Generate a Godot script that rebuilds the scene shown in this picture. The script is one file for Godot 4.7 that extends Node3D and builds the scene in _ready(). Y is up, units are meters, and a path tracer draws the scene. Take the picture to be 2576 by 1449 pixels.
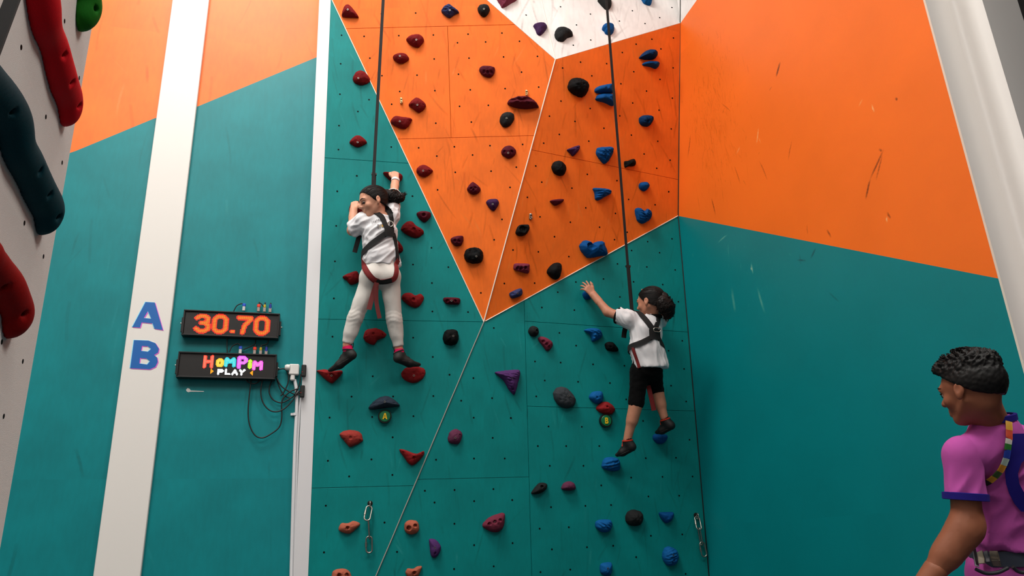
extends Node3D
# A faceted climbing wall in an indoor hall: two climbers, an attendant, timer displays.
# Pixels of the photograph (2576 x 1449) are turned into rays; distances come from the wall planes the things touch.

const IMG_W := 2576.0
const IMG_H := 1449.0
const FOCAL := 1935.0
const EYE := Vector3(0, 1.05, 0)

var cam_basis: Basis
var names := {}
var F := {}      # wall planes by letter
var M := {}      # materials
var rng := RandomNumberGenerator.new()
var noise := FastNoiseLite.new()
var soft := FastNoiseLite.new()


func _ready() -> void:
	rng.seed = 7
	noise.seed = 3
	noise.frequency = 1.0
	soft.seed = 4
	soft.frequency = 1.0
	soft.fractal_type = FastNoiseLite.FRACTAL_NONE
	soft.noise_type = FastNoiseLite.TYPE_SIMPLEX
	# ---- camera
	var up := Vector3((1118.0 - IMG_W / 2) / FOCAL, (IMG_H / 2 + 4960.0) / FOCAL, -1.0).normalized()
	var back := -(Vector3(0, 0, -1) - Vector3(0, 0, -1).dot(up) * up).normalized()
	var right := up.cross(back)
	cam_basis = Basis(right, up, back).transposed().orthonormalized()   # rows to columns: camera axes in the world
	var cam := Camera3D.new()
	cam.name = "camera"
	add_child(cam)
	cam.transform = Transform3D(cam_basis, EYE)
	cam.fov = rad_to_deg(2.0 * atan(IMG_H / 2 / FOCAL))
	cam.near = 0.05
	cam.far = 100.0
	cam.current = true
	# ---- environment
	var we := WorldEnvironment.new()
	we.name = "environment"
	var env := Environment.new()
	env.background_mode = Environment.BG_COLOR
	env.background_color = Color(0.75, 0.8, 0.85)
	env.tonemap_mode = Environment.TONE_MAPPER_LINEAR
	env.tonemap_exposure = 1.45
	env.sdfgi_enabled = true
	env.ssao_enabled = true
	env.ssil_enabled = true
	we.environment = env
	add_child(we)
	make_materials()
	# ---- ceiling lamps: [centre, size x, size z, energy]
	for a in [[Vector3(-1.6, 7.3, -2.2), 2.4, 1.6, 19.0], [Vector3(-2.3, 7.3, 1.0), 2.4, 1.6, 9.0], [Vector3(4.6, 7.3, -0.6), 2.4, 1.6, 26.0], [Vector3(1.6, 7.3, 1.8), 2.4, 1.6, 8.0], [Vector3(-2.3, 7.3, 3.9), 2.4, 1.6, 8.0]]:
		ceiling_lamp(a[0], a[1], a[2], a[3])
	# ---- structure
	make_planes()
	make_shell()
	make_climbing_wall()
	make_smooth_walls()
	make_panel_wall()
	make_column()
	# ---- things
	make_holds()
	make_long_holds()
	make_buttons()
	make_metalwork()
	make_displays()
	make_letters()
	make_straps()
	make_girl_a()
	make_girl_b()
	make_man()


# ------------------------------------------------------------------ pixels, planes
func ray(x: float, y: float) -> Vector3:
	return cam_basis * Vector3((x - IMG_W / 2) / FOCAL, -(y - IMG_H / 2) / FOCAL, -1.0)


func at_depth(x: float, y: float, z: float) -> Vector3:
	return EYE + ray(x, y) * z


func set_plane(key: String, n: Vector3, p: Vector3) -> void:
	n = n.normalized()
	if n.dot(EYE - p) < 0:
		n = -n
	var u := Vector3.UP.cross(n).normalized()      # to the right as seen from the room
	var v := n.cross(u).normalized()
	F[key] = {"n": n, "d": n.dot(p), "o": p, "u": u, "v": v}


func plane3(key: String, a: Vector3, b: Vector3, c: Vector3) -> void:
	set_plane(key, (b - a).cross(c - a), a)


func on(key: String, x: float, y: float, off := 0.0) -> Vector3:
	var f = F[key]
	var r := ray(x, y)
	return EYE + r * ((f.d + off - f.n.dot(EYE)) / f.n.dot(r))


func to2(key: String, p: Vector3) -> Vector2:
	var f = F[key]
	return Vector2((p - f.o).dot(f.u), (p - f.o).dot(f.v))


func to3(key: String, q: Vector2, h := 0.0) -> Vector3:
	var f = F[key]
	return f.o + f.u * q.x + f.v * q.y + f.n * h


func px2(key: String, x: float, y: float, off := 0.0) -> Vector2:
	return to2(key, on(key, x, y, off))


func make_planes() -> void:
	var ya := deg_to_rad(12.0)
	var oa := deg_to_rad(4.0)
	set_plane("A", Vector3(sin(ya) * cos(oa), -sin(oa), cos(ya) * cos(oa)), at_depth(800, 900, 4.9))
	var P := on("A", 1217, 810)
	var T := on("A", 835, 0)
	var B := on("A", 945, 1449)
	plane3("C", P, T, P + Vector3(1, 0, 0))
	var Q := on("C", 1397, 150)
	var ye := deg_to_rad(14.0)
	plane3("E", P, B, P + Vector3(cos(ye), 0, -sin(ye)))
	var S := on("E", 1706, 543)
	var K := on("E", 1784, 1449)
	plane3("D", P, Q, S)
	var R := on("D", 1712, 58)
	plane3("G", S, K, R)
	var xr := ray(1362, 0)
	var X := EYE + xr * (-4.74 / xr.z)
	plane3("U", Q, on("C", 1225, 0), X)
	plane3("V", Q, X, R)
	var yw := deg_to_rad(15.0)
	set_plane("W", Vector3(sin(yw), 0, cos(yw)), on("A", 775, 1200) + Vector3(-0.05, 0, -0.06))
	var hl := deg_to_rad(-20.0)
	set_plane("L", Vector3(sin(hl), 0, -cos(hl)).cross(Vector3.UP), at_depth(100, 400, 1.5))


# ------------------------------------------------------------------ nodes
func numbered(called: String) -> String:
	var n: int = names.get(called, 0)
	names[called] = n + 1
	return called if n == 0 else "%s_%03d" % [called, n]


func thing(called: String, label: String, category: String, at := Vector3.ZERO, group := "") -> Node3D:
	var o := Node3D.new()
	o.name = numbered(called)
	add_child(o)
	o.position = at
	tag(o, label, category, group)
	return o


func tag(o: Node3D, label: String, category: String, group := "") -> Node3D:
	o.set_meta("label", label)
	o.set_meta("category", category)
	if group:
		o.set_meta("group", group)
	return o


func struct(called: String, label := "", at := Vector3.ZERO) -> Node3D:
	var o := Node3D.new()
	o.name = numbered(called)
	add_child(o)
	o.position = at
	o.set_meta("kind", "structure")
	if label:
		o.set_meta("label", label)
		o.set_meta("category", called.split("_")[0])
	return o


func part(called: String, mesh: Mesh, mat: Material, parent: Node3D, label := "") -> MeshInstance3D:
	var o := MeshInstance3D.new()
	o.name = called
	o.mesh = mesh
	o.material_override = mat
	parent.add_child(o, true)
	if label:
		o.set_meta("label", label)
	return o


# ------------------------------------------------------------------ mesh building
class MB:
	var v := PackedVector3Array()
	var n := PackedVector3Array()
	var uv := PackedVector2Array()
	var c := PackedColorArray()
	var idx := PackedInt32Array()
	var tint := Color.WHITE

	func vert(p: Vector3, nn: Vector3, q := Vector2.ZERO) -> int:
		v.append(p)
		n.append(nn)
		uv.append(q)
		c.append(tint)
		return v.size() - 1

	func tri(a: int, b: int, d: int) -> void:
		var nn := n[a] + n[b] + n[d]
		if (v[b] - v[a]).cross(v[d] - v[a]).dot(nn) > 0:
			idx.append_array([a, d, b])
		else:
			idx.append_array([a, b, d])

	func quad(a: Vector3, b: Vector3, d: Vector3, e: Vector3, nn: Vector3, uvs = null) -> void:
		var q = uvs if uvs else [Vector2.ZERO, Vector2.ZERO, Vector2.ZERO, Vector2.ZERO]
		var i := vert(a, nn, q[0])
		vert(b, nn, q[1])
		vert(d, nn, q[2])
		vert(e, nn, q[3])
		tri(i, i + 1, i + 2)
		tri(i, i + 2, i + 3)

	func box(t: Transform3D, s: Vector3) -> void:
		var h := s / 2
		for ax in 3:
			for sg in [-1.0, 1.0]:
				var nn := Vector3.ZERO
				nn[ax] = sg
				var a1 := (ax + 1) % 3
				var a2 := (ax + 2) % 3
				var pts := []
				for k in [[-1, -1], [1, -1], [1, 1], [-1, 1]]:
					var p := Vector3.ZERO
					p[ax] = sg * h[ax]
					p[a1] = k[0] * h[a1]
					p[a2] = k[1] * h[a2]
					pts.append(t * p)
				quad(pts[0], pts[1], pts[2], pts[3], (t.basis * nn).normalized(), [Vector2(0, 0), Vector2(s[a1], 0), Vector2(s[a1], s[a2]), Vector2(0, s[a2])])

	func bevel_box(t: Transform3D, s: Vector3, b: float) -> void:
		# a box with chamfered edges: 6 faces, 12 edge strips, 8 corners
		var h := s / 2
		for ax in 3:
			for sg in [-1.0, 1.0]:
				var nn := Vector3.ZERO
				nn[ax] = sg
				var a1 := (ax + 1) % 3
				var a2 := (ax + 2) % 3
				var pts := []
				for k in [[-1, -1], [1, -1], [1, 1], [-1, 1]]:
					var p := Vector3.ZERO
					p[ax] = sg * h[ax]
					p[a1] = k[0] * (h[a1] - b)
					p[a2] = k[1] * (h[a2] - b)
					pts.append(t * p)
				quad(pts[0], pts[1], pts[2], pts[3], (t.basis * nn).normalized())
			for s1 in [-1.0, 1.0]:
				for s2 in [-1.0, 1.0]:
					var b1 := (ax + 1) % 3
					var b2 := (ax + 2) % 3
					var e := []
					for k in [[-1.0, 0], [1.0, 0], [1.0, 1], [-1.0, 1]]:
						var p := Vector3.ZERO
						p[ax] = k[0] * (h[ax] - b)
						p[b1] = s1 * (h[b1] - (b if k[1] == 0 else 0.0))
						p[b2] = s2 * (h[b2] - (b if k[1] == 1 else 0.0))
						e.append(t * p)
					var en := Vector3.ZERO
					en[b1] = s1
					en[b2] = s2
					quad(e[0], e[1], e[2], e[3], (t.basis * en).normalized())
		for sx in [-1.0, 1.0]:
			for sy in [-1.0, 1.0]:
				for sz in [-1.0, 1.0]:
					var cn := (t.basis * Vector3(sx, sy, sz)).normalized()
					var i := vert(t * Vector3(sx * h.x, sy * (h.y - b), sz * (h.z - b)), cn)
					vert(t * Vector3(sx * (h.x - b), sy * h.y, sz * (h.z - b)), cn)
					vert(t * Vector3(sx * (h.x - b), sy * (h.y - b), sz * h.z), cn)
					tri(i, i + 1, i + 2)

	func tube(pts: Array, r, sides := 10, closed := false) -> void:
		# r: a number or an array of radii along the points
		var m := pts.size()
		var first := v.size()
		var side := Vector3.ZERO
		for i in m:
			var a: Vector3 = pts[(i - 1 + m) % m] if closed else pts[maxi(i - 1, 0)]
			var b: Vector3 = pts[(i + 1) % m] if closed else pts[mini(i + 1, m - 1)]
			var t := (b - a).normalized()
			if side == Vector3.ZERO:
				side = t.cross(Vector3.UP if absf(t.y) < 0.9 else Vector3.RIGHT).normalized()
			else:
				side = (side - t * side.dot(t)).normalized()
			var w := t.cross(side)
			var rr: float = r[i] if r is Array else r
			for k in sides:
				var g := TAU * k / sides
				var d := side * cos(g) + w * sin(g)
				vert(pts[i] + d * rr, d, Vector2(float(k) / sides, float(i) / m))
		for i in (m if closed else m - 1):
			for k in sides:
				var k2 := (k + 1) % sides
				var i2 := (i + 1) % m
				tri(first + i * sides + k, first + i2 * sides + k, first + i2 * sides + k2)
				tri(first + i * sides + k, first + i2 * sides + k2, first + i * sides + k2)
		if not closed:
			for e in [0, m - 1]:
				var nn: Vector3 = (pts[e] - pts[1 if e == 0 else m - 2]).normalized()
				var cc := vert(pts[e], nn)
				var ring := v.size()
				for k in sides:
					vert(v[first + e * sides + k], nn)
				for k in sides:
					tri(cc, ring + k, ring + (k + 1) % sides)

	func lathe(o: Vector3, axis: Vector3, prof: Array, sides := 20, smooth := true) -> void:
		# prof: [radius, height] pairs along the axis
		var side := axis.cross(Vector3.UP if absf(axis.y) < 0.9 else Vector3.RIGHT).normalized()
		var w := axis.cross(side)
		for i in prof.size() - 1:
			var r0: float = prof[i][0]
			var r1: float = prof[i + 1][0]
			var h0: float = prof[i][1]
			var h1: float = prof[i + 1][1]
			var sl := Vector2(h1 - h0, r0 - r1).normalized()    # radial, axial
			var f0 := v.size()
			for k in sides:
				var g := TAU * k / sides
				var d := side * cos(g) + w * sin(g)
				var nn := (d * sl.x + axis * sl.y).normalized()
				vert(o + d * r0 + axis * h0, nn)
				vert(o + d * r1 + axis * h1, nn)
			for k in sides:
				var k2 := (k + 1) % sides
				tri(f0 + k * 2, f0 + k * 2 + 1, f0 + k2 * 2 + 1)
				tri(f0 + k * 2, f0 + k2 * 2 + 1, f0 + k2 * 2)

	func prism(poly: PackedVector2Array, t: Transform3D, h0: float, h1: float, bevel := 0.0, uv_scale := 1.0) -> void:
		# a polygon in t's x, y; faces at h0 (back) and h1 (front) along t's z; front edge chamfered
		if poly.size() < 3:
			return
		if Geometry2D.is_polygon_clockwise(poly):
			poly = poly.duplicate()
			poly.reverse()
		var top := poly
		if bevel > 0.0:
			var ins := Geometry2D.offset_polygon(poly, -bevel)
			if ins.size() == 1 and ins[0].size() == poly.size():
				# keep the corner order
				var best := 0
				for k in ins[0].size():
					if ins[0][k].distance_to(poly[0]) < ins[0][best].distance_to(poly[0]):
						best = k
				top = PackedVector2Array()
				for k in poly.size():
					top.append(ins[0][(best + k) % poly.size()])
			else:
				bevel = 0.0
		var tr := Geometry2D.triangulate_polygon(top)
		var nz := t.basis.z.normalized()
		var f := v.size()
		for q in top:
			vert(t * Vector3(q.x, q.y, h1), nz, q * uv_scale)
		for k in range(0, tr.size(), 3):
			tri(f + tr[k], f + tr[k + 1], f + tr[k + 2])
		f = v.size()
		for q in top:
			vert(t * Vector3(q.x, q.y, h0), -nz, q * uv_scale)
		for k in range(0, tr.size(), 3):
			tri(f + tr[k], f + tr[k + 1], f + tr[k + 2])
		for k in poly.size():
			var a := poly[k]
			var b := poly[(k + 1) % poly.size()]
			var o2 := Vector2((b - a).y, -(b - a).x).normalized()
			var nn := (t.basis * Vector3(o2.x, o2.y, 0)).normalized()
			quad(t * Vector3(a.x, a.y, h0), t * Vector3(b.x, b.y, h0), t * Vector3(b.x, b.y, h1 - bevel), t * Vector3(a.x, a.y, h1 - bevel), nn, [a * uv_scale, b * uv_scale, b * uv_scale, a * uv_scale])
			if bevel > 0.0:
				var a2 := top[k]
				var b2 := top[(k + 1) % poly.size()]
				quad(t * Vector3(a.x, a.y, h1 - bevel), t * Vector3(b.x, b.y, h1 - bevel), t * Vector3(b2.x, b2.y, h1), t * Vector3(a2.x, a2.y, h1), (nn + nz).normalized(), [a * uv_scale, b * uv_scale, b2 * uv_scale, a2 * uv_scale])

	func ball(o: Vector3, r, rows := 8, cols := 12) -> void:
		var rr: Vector3 = r if r is Vector3 else Vector3.ONE * float(r)
		var f := v.size()
		for i in rows + 1:
			for k in cols:
				var la := PI * i / rows
				var lo := TAU * k / cols
				var d := Vector3(sin(la) * cos(lo), cos(la), sin(la) * sin(lo))
				vert(o + d * rr, (d / rr).normalized())
		for i in rows:
			for k in cols:
				var k2 := (k + 1) % cols
				if i > 0:
					tri(f + i * cols + k, f + i * cols + k2, f + (i + 1) * cols + k)
				if i < rows - 1:
					tri(f + i * cols + k2, f + (i + 1) * cols + k2, f + (i + 1) * cols + k)

	func smooth_normals() -> void:
		for i in n.size():
			n[i] = Vector3.ZERO
		for i in range(0, idx.size(), 3):
			var nn := -(v[idx[i + 1]] - v[idx[i]]).cross(v[idx[i + 2]] - v[idx[i]])
			for k in 3:
				n[idx[i + k]] += nn
		for i in n.size():
			n[i] = n[i].normalized() if n[i].length() > 1e-12 else Vector3.UP

	func shift(d: Vector3) -> void:
		for i in v.size():
			v[i] -= d

	func mesh() -> ArrayMesh:
		var a := []
		a.resize(Mesh.ARRAY_MAX)
		a[Mesh.ARRAY_VERTEX] = v
		a[Mesh.ARRAY_NORMAL] = n
		a[Mesh.ARRAY_TEX_UV] = uv
		a[Mesh.ARRAY_COLOR] = c
		a[Mesh.ARRAY_INDEX] = idx
		var m := ArrayMesh.new()
		m.add_surface_from_arrays(Mesh.PRIMITIVE_TRIANGLES, a)
		return m


func frame(key: String, at := Vector2.ZERO, h := 0.0) -> Transform3D:
	var f = F[key]
	return Transform3D(Basis(f.u, f.v, f.n), to3(key, at, h))


func spline(pts: Array, per := 6, closed := false) -> Array:
	var out := []
	var m := pts.size()
	for i in (m if closed else m - 1):
		var a = pts[(i - 1 + m) % m] if closed else pts[maxi(i - 1, 0)]
		var b = pts[i]
		var c = pts[(i + 1) % m]
		var d = pts[(i + 2) % m] if closed else pts[mini(i + 2, m - 1)]
		for k in per:
			var t := float(k) / per
			out.append(b.cubic_interpolate(c, a, d, t))
	if not closed:
		out.append(pts[m - 1])
	return out


# ------------------------------------------------------------------ materials
func mat(color: Color, rough := 0.7, metal := 0.0, spec := 0.5) -> StandardMaterial3D:
	var m := StandardMaterial3D.new()
	m.albedo_color = color
	m.roughness = rough
	m.metallic = metal
	m.metallic_specular = spec
	return m


func grain(freq: float, lo: Color, hi: Color, seed_ := 1, size := 512, octaves := 5) -> NoiseTexture2D:
	var fn := FastNoiseLite.new()
	fn.seed = seed_
	fn.frequency = freq
	fn.fractal_octaves = octaves
	var t := NoiseTexture2D.new()
	t.width = size
	t.height = size
	t.seamless = true
	t.noise = fn
	var g := Gradient.new()
	g.set_color(0, lo)
	g.set_color(1, hi)
	t.color_ramp = g
	return t


func relief(m: StandardMaterial3D, freq: float, depth: float, scale: float, seed_ := 5) -> StandardMaterial3D:
	var fn := FastNoiseLite.new()
	fn.seed = seed_
	fn.frequency = freq
	var t := NoiseTexture2D.new()
	t.width = 256
	t.height = 256
	t.seamless = true
	t.as_normal_map = true
	t.bump_strength = depth
	t.noise = fn
	m.normal_enabled = true
	m.normal_texture = t
	m.uv1_triplanar = true
	m.uv1_scale = Vector3.ONE * scale
	return m


# Painted plywood: the paint colour, faint grain, rubber streaks and chalky rubs where shoes and hands scrape it.
func painted(base: Color, seed_: int, marks: int, size := 1024, streak_dark := 0.35) -> ImageTexture:
	var im := Image.create(size, size, false, Image.FORMAT_RGB8)
	var fn := FastNoiseLite.new()
	fn.seed = seed_
	fn.frequency = 0.006
	fn.fractal_octaves = 5
	var fg := FastNoiseLite.new()
	fg.seed = seed_ + 9
	fg.frequency = 0.09
	for y in size:
		for x in size:
			var k := 1.0 + 0.075 * fn.get_noise_2d(x, y) + 0.03 * fg.get_noise_2d(x, y * 0.25)
			im.set_pixel(x, y, Color(base.r * k, base.g * k, base.b * k))
	var r := RandomNumberGenerator.new()
	r.seed = seed_
	for i in marks:
		var p := Vector2(r.randf() * size, r.randf() * size)
		var ang := PI / 2 + r.randfn(0.0, 0.3)
		var ln := r.randf_range(10, 70) * (1.0 + r.randf())
		var col := base.lerp(Color(0.12, 0.08, 0.06), streak_dark) if r.randf() < 0.72 else base.lerp(Color(0.9, 0.88, 0.85), 0.35)
		stroke(im, p, p + Vector2(cos(ang), sin(ang)) * ln, r.randf_range(0.6, 3.4), col, r.randf_range(0.02, 0.11), r)
	return ImageTexture.create_from_image(im)


func stroke(im: Image, a: Vector2, b: Vector2, w: float, col: Color, strength: float, r: RandomNumberGenerator) -> void:
	var size := im.get_size()
	var n := int(a.distance_to(b)) + 1
	var bend := (b - a).orthogonal() * r.randf_range(-0.03, 0.03)
	for i in n + 1:
		var t := float(i) / n
		var p := a.lerp(b, t) + bend * sin(PI * t)
		var s := strength * sin(PI * clampf(t, 0.04, 0.96)) * r.randf_range(0.45, 1.0)
		var wi := int(ceil(w))
		for dx in range(-wi, wi + 1):
			for dy in range(-wi, wi + 1):
				var f := clampf(w + 0.5 - Vector2(dx, dy).length(), 0.0, 1.0) * s
				if f <= 0.0:
					continue
				var x := posmod(int(p.x) + dx, size.x)
				var y := posmod(int(p.y) + dy, size.y)
				im.set_pixel(x, y, im.get_pixel(x, y).lerp(col, f))


func textured(tex: Texture2D, rough: float, tile: float, spec := 0.3) -> StandardMaterial3D:
	var m := mat(Color.WHITE, rough, 0.0, spec)
	m.albedo_texture = tex
	m.uv1_scale = Vector3(1.0 / tile, 1.0 / tile, 1)
	return m


const TEAL := Color(0.0, 0.49, 0.485)
const ORANGE := Color(0.93, 0.435, 0.13)
const WHITE_PAINT := Color(0.90, 0.885, 0.875)


func make_materials() -> void:
	M.teal = textured(painted(TEAL, 11, 260), 0.55, 2.3)
	M.orange = textured(painted(ORANGE, 12, 420), 0.55, 2.3)
	M.white_panel = textured(painted(WHITE_PAINT, 13, 160, 512), 0.6, 1.6)
	M.teal_smooth = textured(painted(Color(0.0, 0.48, 0.50), 14, 60), 0.42, 3.1, 0.38)
	M.orange_smooth = textured(painted(ORANGE, 15, 120), 0.42, 3.1, 0.38)
	M.white = mat(Color(0.86, 0.86, 0.868), 0.5)
	M.white_warm = mat(Color(0.86, 0.85, 0.83), 0.55)
	M.column = mat(Color(0.94, 0.925, 0.91), 0.5)
	M.white_bead = mat(Color(0.93, 0.90, 0.84), 0.5)
	M.grey_bead = mat(Color(0.60, 0.60, 0.57), 0.5)
	M.hole = mat(Color(0.03, 0.025, 0.025), 0.7, 0.0, 0.2)
	M.steel = mat(Color(0.62, 0.61, 0.58), 0.38, 1.0)
	M.brass = mat(Color(0.86, 0.78, 0.58), 0.3, 1.0)
	M.dark_steel = mat(Color(0.25, 0.24, 0.23), 0.4, 1.0)
	M.black_plastic = mat(Color(0.035, 0.035, 0.04), 0.45)
	M.cable = mat(Color(0.02, 0.02, 0.022), 0.5)
	M.webbing = relief(mat(Color(0.03, 0.03, 0.034), 0.85), 0.25, 3.0, 40.0)
	M.webbing_grey = relief(mat(Color(0.10, 0.10, 0.105), 0.85), 0.25, 3.0, 40.0)
	# sanded grey panel with a sprayed texture
	var sand := mat(Color(0.90, 0.885, 0.87), 0.9)
	sand.albedo_texture = grain(0.16, Color(0.86, 0.85, 0.84), Color(1, 1, 1), 21)
	relief(sand, 0.22, 3.5, 13.0, 22)
	M.sand = sand
	M.rubber = mat(Color(0.03, 0.03, 0.03), 0.75)
	M.floor_mat = mat(Color(0.22, 0.24, 0.28), 0.8)
	M.ceiling = mat(Color(0.85, 0.85, 0.84), 0.9)
	M.hall = mat(Color(0.58, 0.57, 0.56), 0.9)
	M.hall_dark = mat(Color(0.06, 0.055, 0.055), 0.9)
	# cast resin holds
	var tones := {
		"red": Color(0.50, 0.10, 0.11), "crimson": Color(0.60, 0.145, 0.155), "coral": Color(0.66, 0.245, 0.215), "salmon": Color(0.75, 0.41, 0.32),
		"maroon": Color(0.36, 0.10, 0.16), "wine": Color(0.50, 0.20, 0.28), "purple": Color(0.27, 0.15, 0.32), "violet": Color(0.35, 0.21, 0.44), "mauve": Color(0.42, 0.21, 0.32),
		"black": Color(0.075, 0.08, 0.085), "charcoal": Color(0.15, 0.155, 0.16), "grey": Color(0.25, 0.27, 0.29), "navy": Color(0.21, 0.25, 0.31), "slate": Color(0.22, 0.25, 0.42),
		"blue": Color(0.03, 0.33, 0.60), "deep_blue": Color(0.04, 0.22, 0.40), "bright_blue": Color(0.06, 0.39, 0.66),
		"macro_red": Color(0.86, 0.07, 0.13), "macro_dark_red": Color(0.58, 0.035, 0.035), "macro_teal": Color(0.02, 0.23, 0.27), "macro_green": Color(0.10, 0.45, 0.10)}
	for k in tones:
		var m := mat(tones[k], 0.68, 0.0, 0.22)
		m.albedo_texture = grain(0.05, Color(0.80, 0.80, 0.80), Color(1, 1, 1), 31, 256)
		relief(m, 0.12, 6.0 if not k.begins_with("macro") else 3.0, 14.0 if not k.begins_with("macro") else 30.0, 32)
		M[k] = m


func ceiling_lamp(c: Vector3, sx: float, sz: float, energy: float) -> void:
	var o := thing("ceiling_lamp", "white rectangular light panel hung under the hall ceiling", "lamp", c, "light panels under the hall ceiling")
	var fm := MB.new()
	fm.bevel_box(Transform3D(Basis(), Vector3(0, 0.05, 0)), Vector3(sx + 0.08, 0.1, sz + 0.08), 0.01)
	part("housing", fm.mesh(), M.white, o)
	var g := MB.new()
	g.box(Transform3D(Basis(), Vector3(0, -0.006, 0)), Vector3(sx, 0.01, sz))
	var em := mat(Color(0.9, 0.9, 0.9), 0.6)
	em.emission_enabled = true
	em.emission = Color(1.0, 0.98, 0.95)
	em.emission_energy_multiplier = 2.0
	part("diffuser", g.mesh(), em, o)
	var rod := MB.new()
	rod.tube([Vector3(0, 0.1, 0), Vector3(0, 7.6 - c.y, 0)], 0.012, 8)
	part("hanger", rod.mesh(), M.steel, o)
	var l := AreaLight3D.new()
	l.name = "panel_light"
	l.area_size = Vector2(sx, sz)
	l.light_energy = energy
	l.light_color = Color(1.0, 0.985, 0.96)
	l.area_range = 30.0
	l.shadow_enabled = true
	l.position = Vector3(0, -0.03, 0)
	l.rotation = Vector3(-PI / 2, 0, 0)
	o.add_child(l)


# ------------------------------------------------------------------ the hall
func slab(parent: Node3D, called: String, c: Vector3, s: Vector3, m: Material) -> void:
	var b := MB.new()
	b.box(Transform3D(Basis(), c), s)
	part(called, b.mesh(), m, parent)


func make_shell() -> void:
	slab(struct("floor"), "mat_surface", Vector3(1, -0.1, -0.8), Vector3(11.0, 0.2, 12.4), M.floor_mat)
	slab(struct("ceiling"), "ceiling_slab", Vector3(1, 7.7, -0.8), Vector3(11.0, 0.2, 12.4), M.ceiling)
	slab(struct("wall_outer_left"), "wall_slab", Vector3(-4.4, 3.8, -0.8), Vector3(0.2, 7.6, 12.4), M.hall)
	slab(struct("wall_outer_right"), "wall_slab", Vector3(6.4, 3.8, -0.8), Vector3(0.2, 7.6, 12.4), M.hall_dark)
	slab(struct("wall_rear"), "wall_slab", Vector3(1, 3.8, 5.3), Vector3(11.0, 7.6, 0.2), M.hall)
	slab(struct("wall_outer_back"), "wall_slab", Vector3(1, 3.8, -6.9), Vector3(11.0, 7.6, 0.2), M.hall)


func px_poly(key: String, pts: Array) -> PackedVector2Array:
	var out := PackedVector2Array()
	for k in range(0, pts.size(), 2):
		out.append(px2(key, pts[k], pts[k + 1]))
	return out


# keep what lies above the floor
func above_floor(key: String, poly: PackedVector2Array) -> PackedVector2Array:
	var f = F[key]
	var q: float = -(f.o.y - 0.0) / f.v.y
	var r := Geometry2D.intersect_polygons(poly, PackedVector2Array([Vector2(-30, q), Vector2(30, q), Vector2(30, 30), Vector2(-30, 30)]))
	return r[0] if r.size() else poly


# cut a polygon by the line a-b, if the middle of a-b lies inside it
func split(pieces: Array, a: Vector2, b: Vector2) -> Array:
	var out := []
	var mid := (a + b) / 2
	var d := (b - a).normalized()
	var o := d.orthogonal()
	for poly in pieces:
		if not Geometry2D.is_point_in_polygon(mid, poly):
			out.append(poly)
			continue
		for s in [-1.0, 1.0]:
			var half := PackedVector2Array([mid - d * 40, mid + d * 40, mid + d * 40 + o * 40 * s, mid - d * 40 + o * 40 * s])
			for r in Geometry2D.intersect_polygons(poly, half):
				out.append(r)
	return out


func facet(parent: Node3D, key: String, poly: PackedVector2Array, cuts: Array, m: Material) -> void:
	var pieces := [poly]
	for c in cuts:
		pieces = split(pieces, px2(key, c[0], c[1]), px2(key, c[2], c[3]))
	for p in pieces:
		var ins := Geometry2D.offset_polygon(p, -0.0011)
		if ins.is_empty():
			continue
		var b := MB.new()
		b.prism(ins[0], frame(key), -0.02, 0.0, 0.001)
		part("panel", b.mesh(), m, parent)
	var back := MB.new()
	back.prism(poly, frame(key), -0.06, -0.0205)
	part("backing", back.mesh(), m, parent)


# zoom windows of the photograph that the tables below were read in: [x, y, scale]
const Z := {"b": [780.0, 0.0, 2.8984], "c": [1180.0, 0.0, 2.8984], "d": [780.0, 400.0, 2.587], "e": [1200.0, 450.0, 3.6232], "f": [1400.0, 680.0, 2.8975], "g": [720.0, 900.0, 2.64], "h": [1280.0, 800.0, 2.2327], "x": [0.0, 0.0, 1.0]}


func zx(z: String, x: float, y: float) -> Vector2:
	var a = Z[z]
	return Vector2(a[0] + x / a[2], a[1] + y / a[2])


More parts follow.
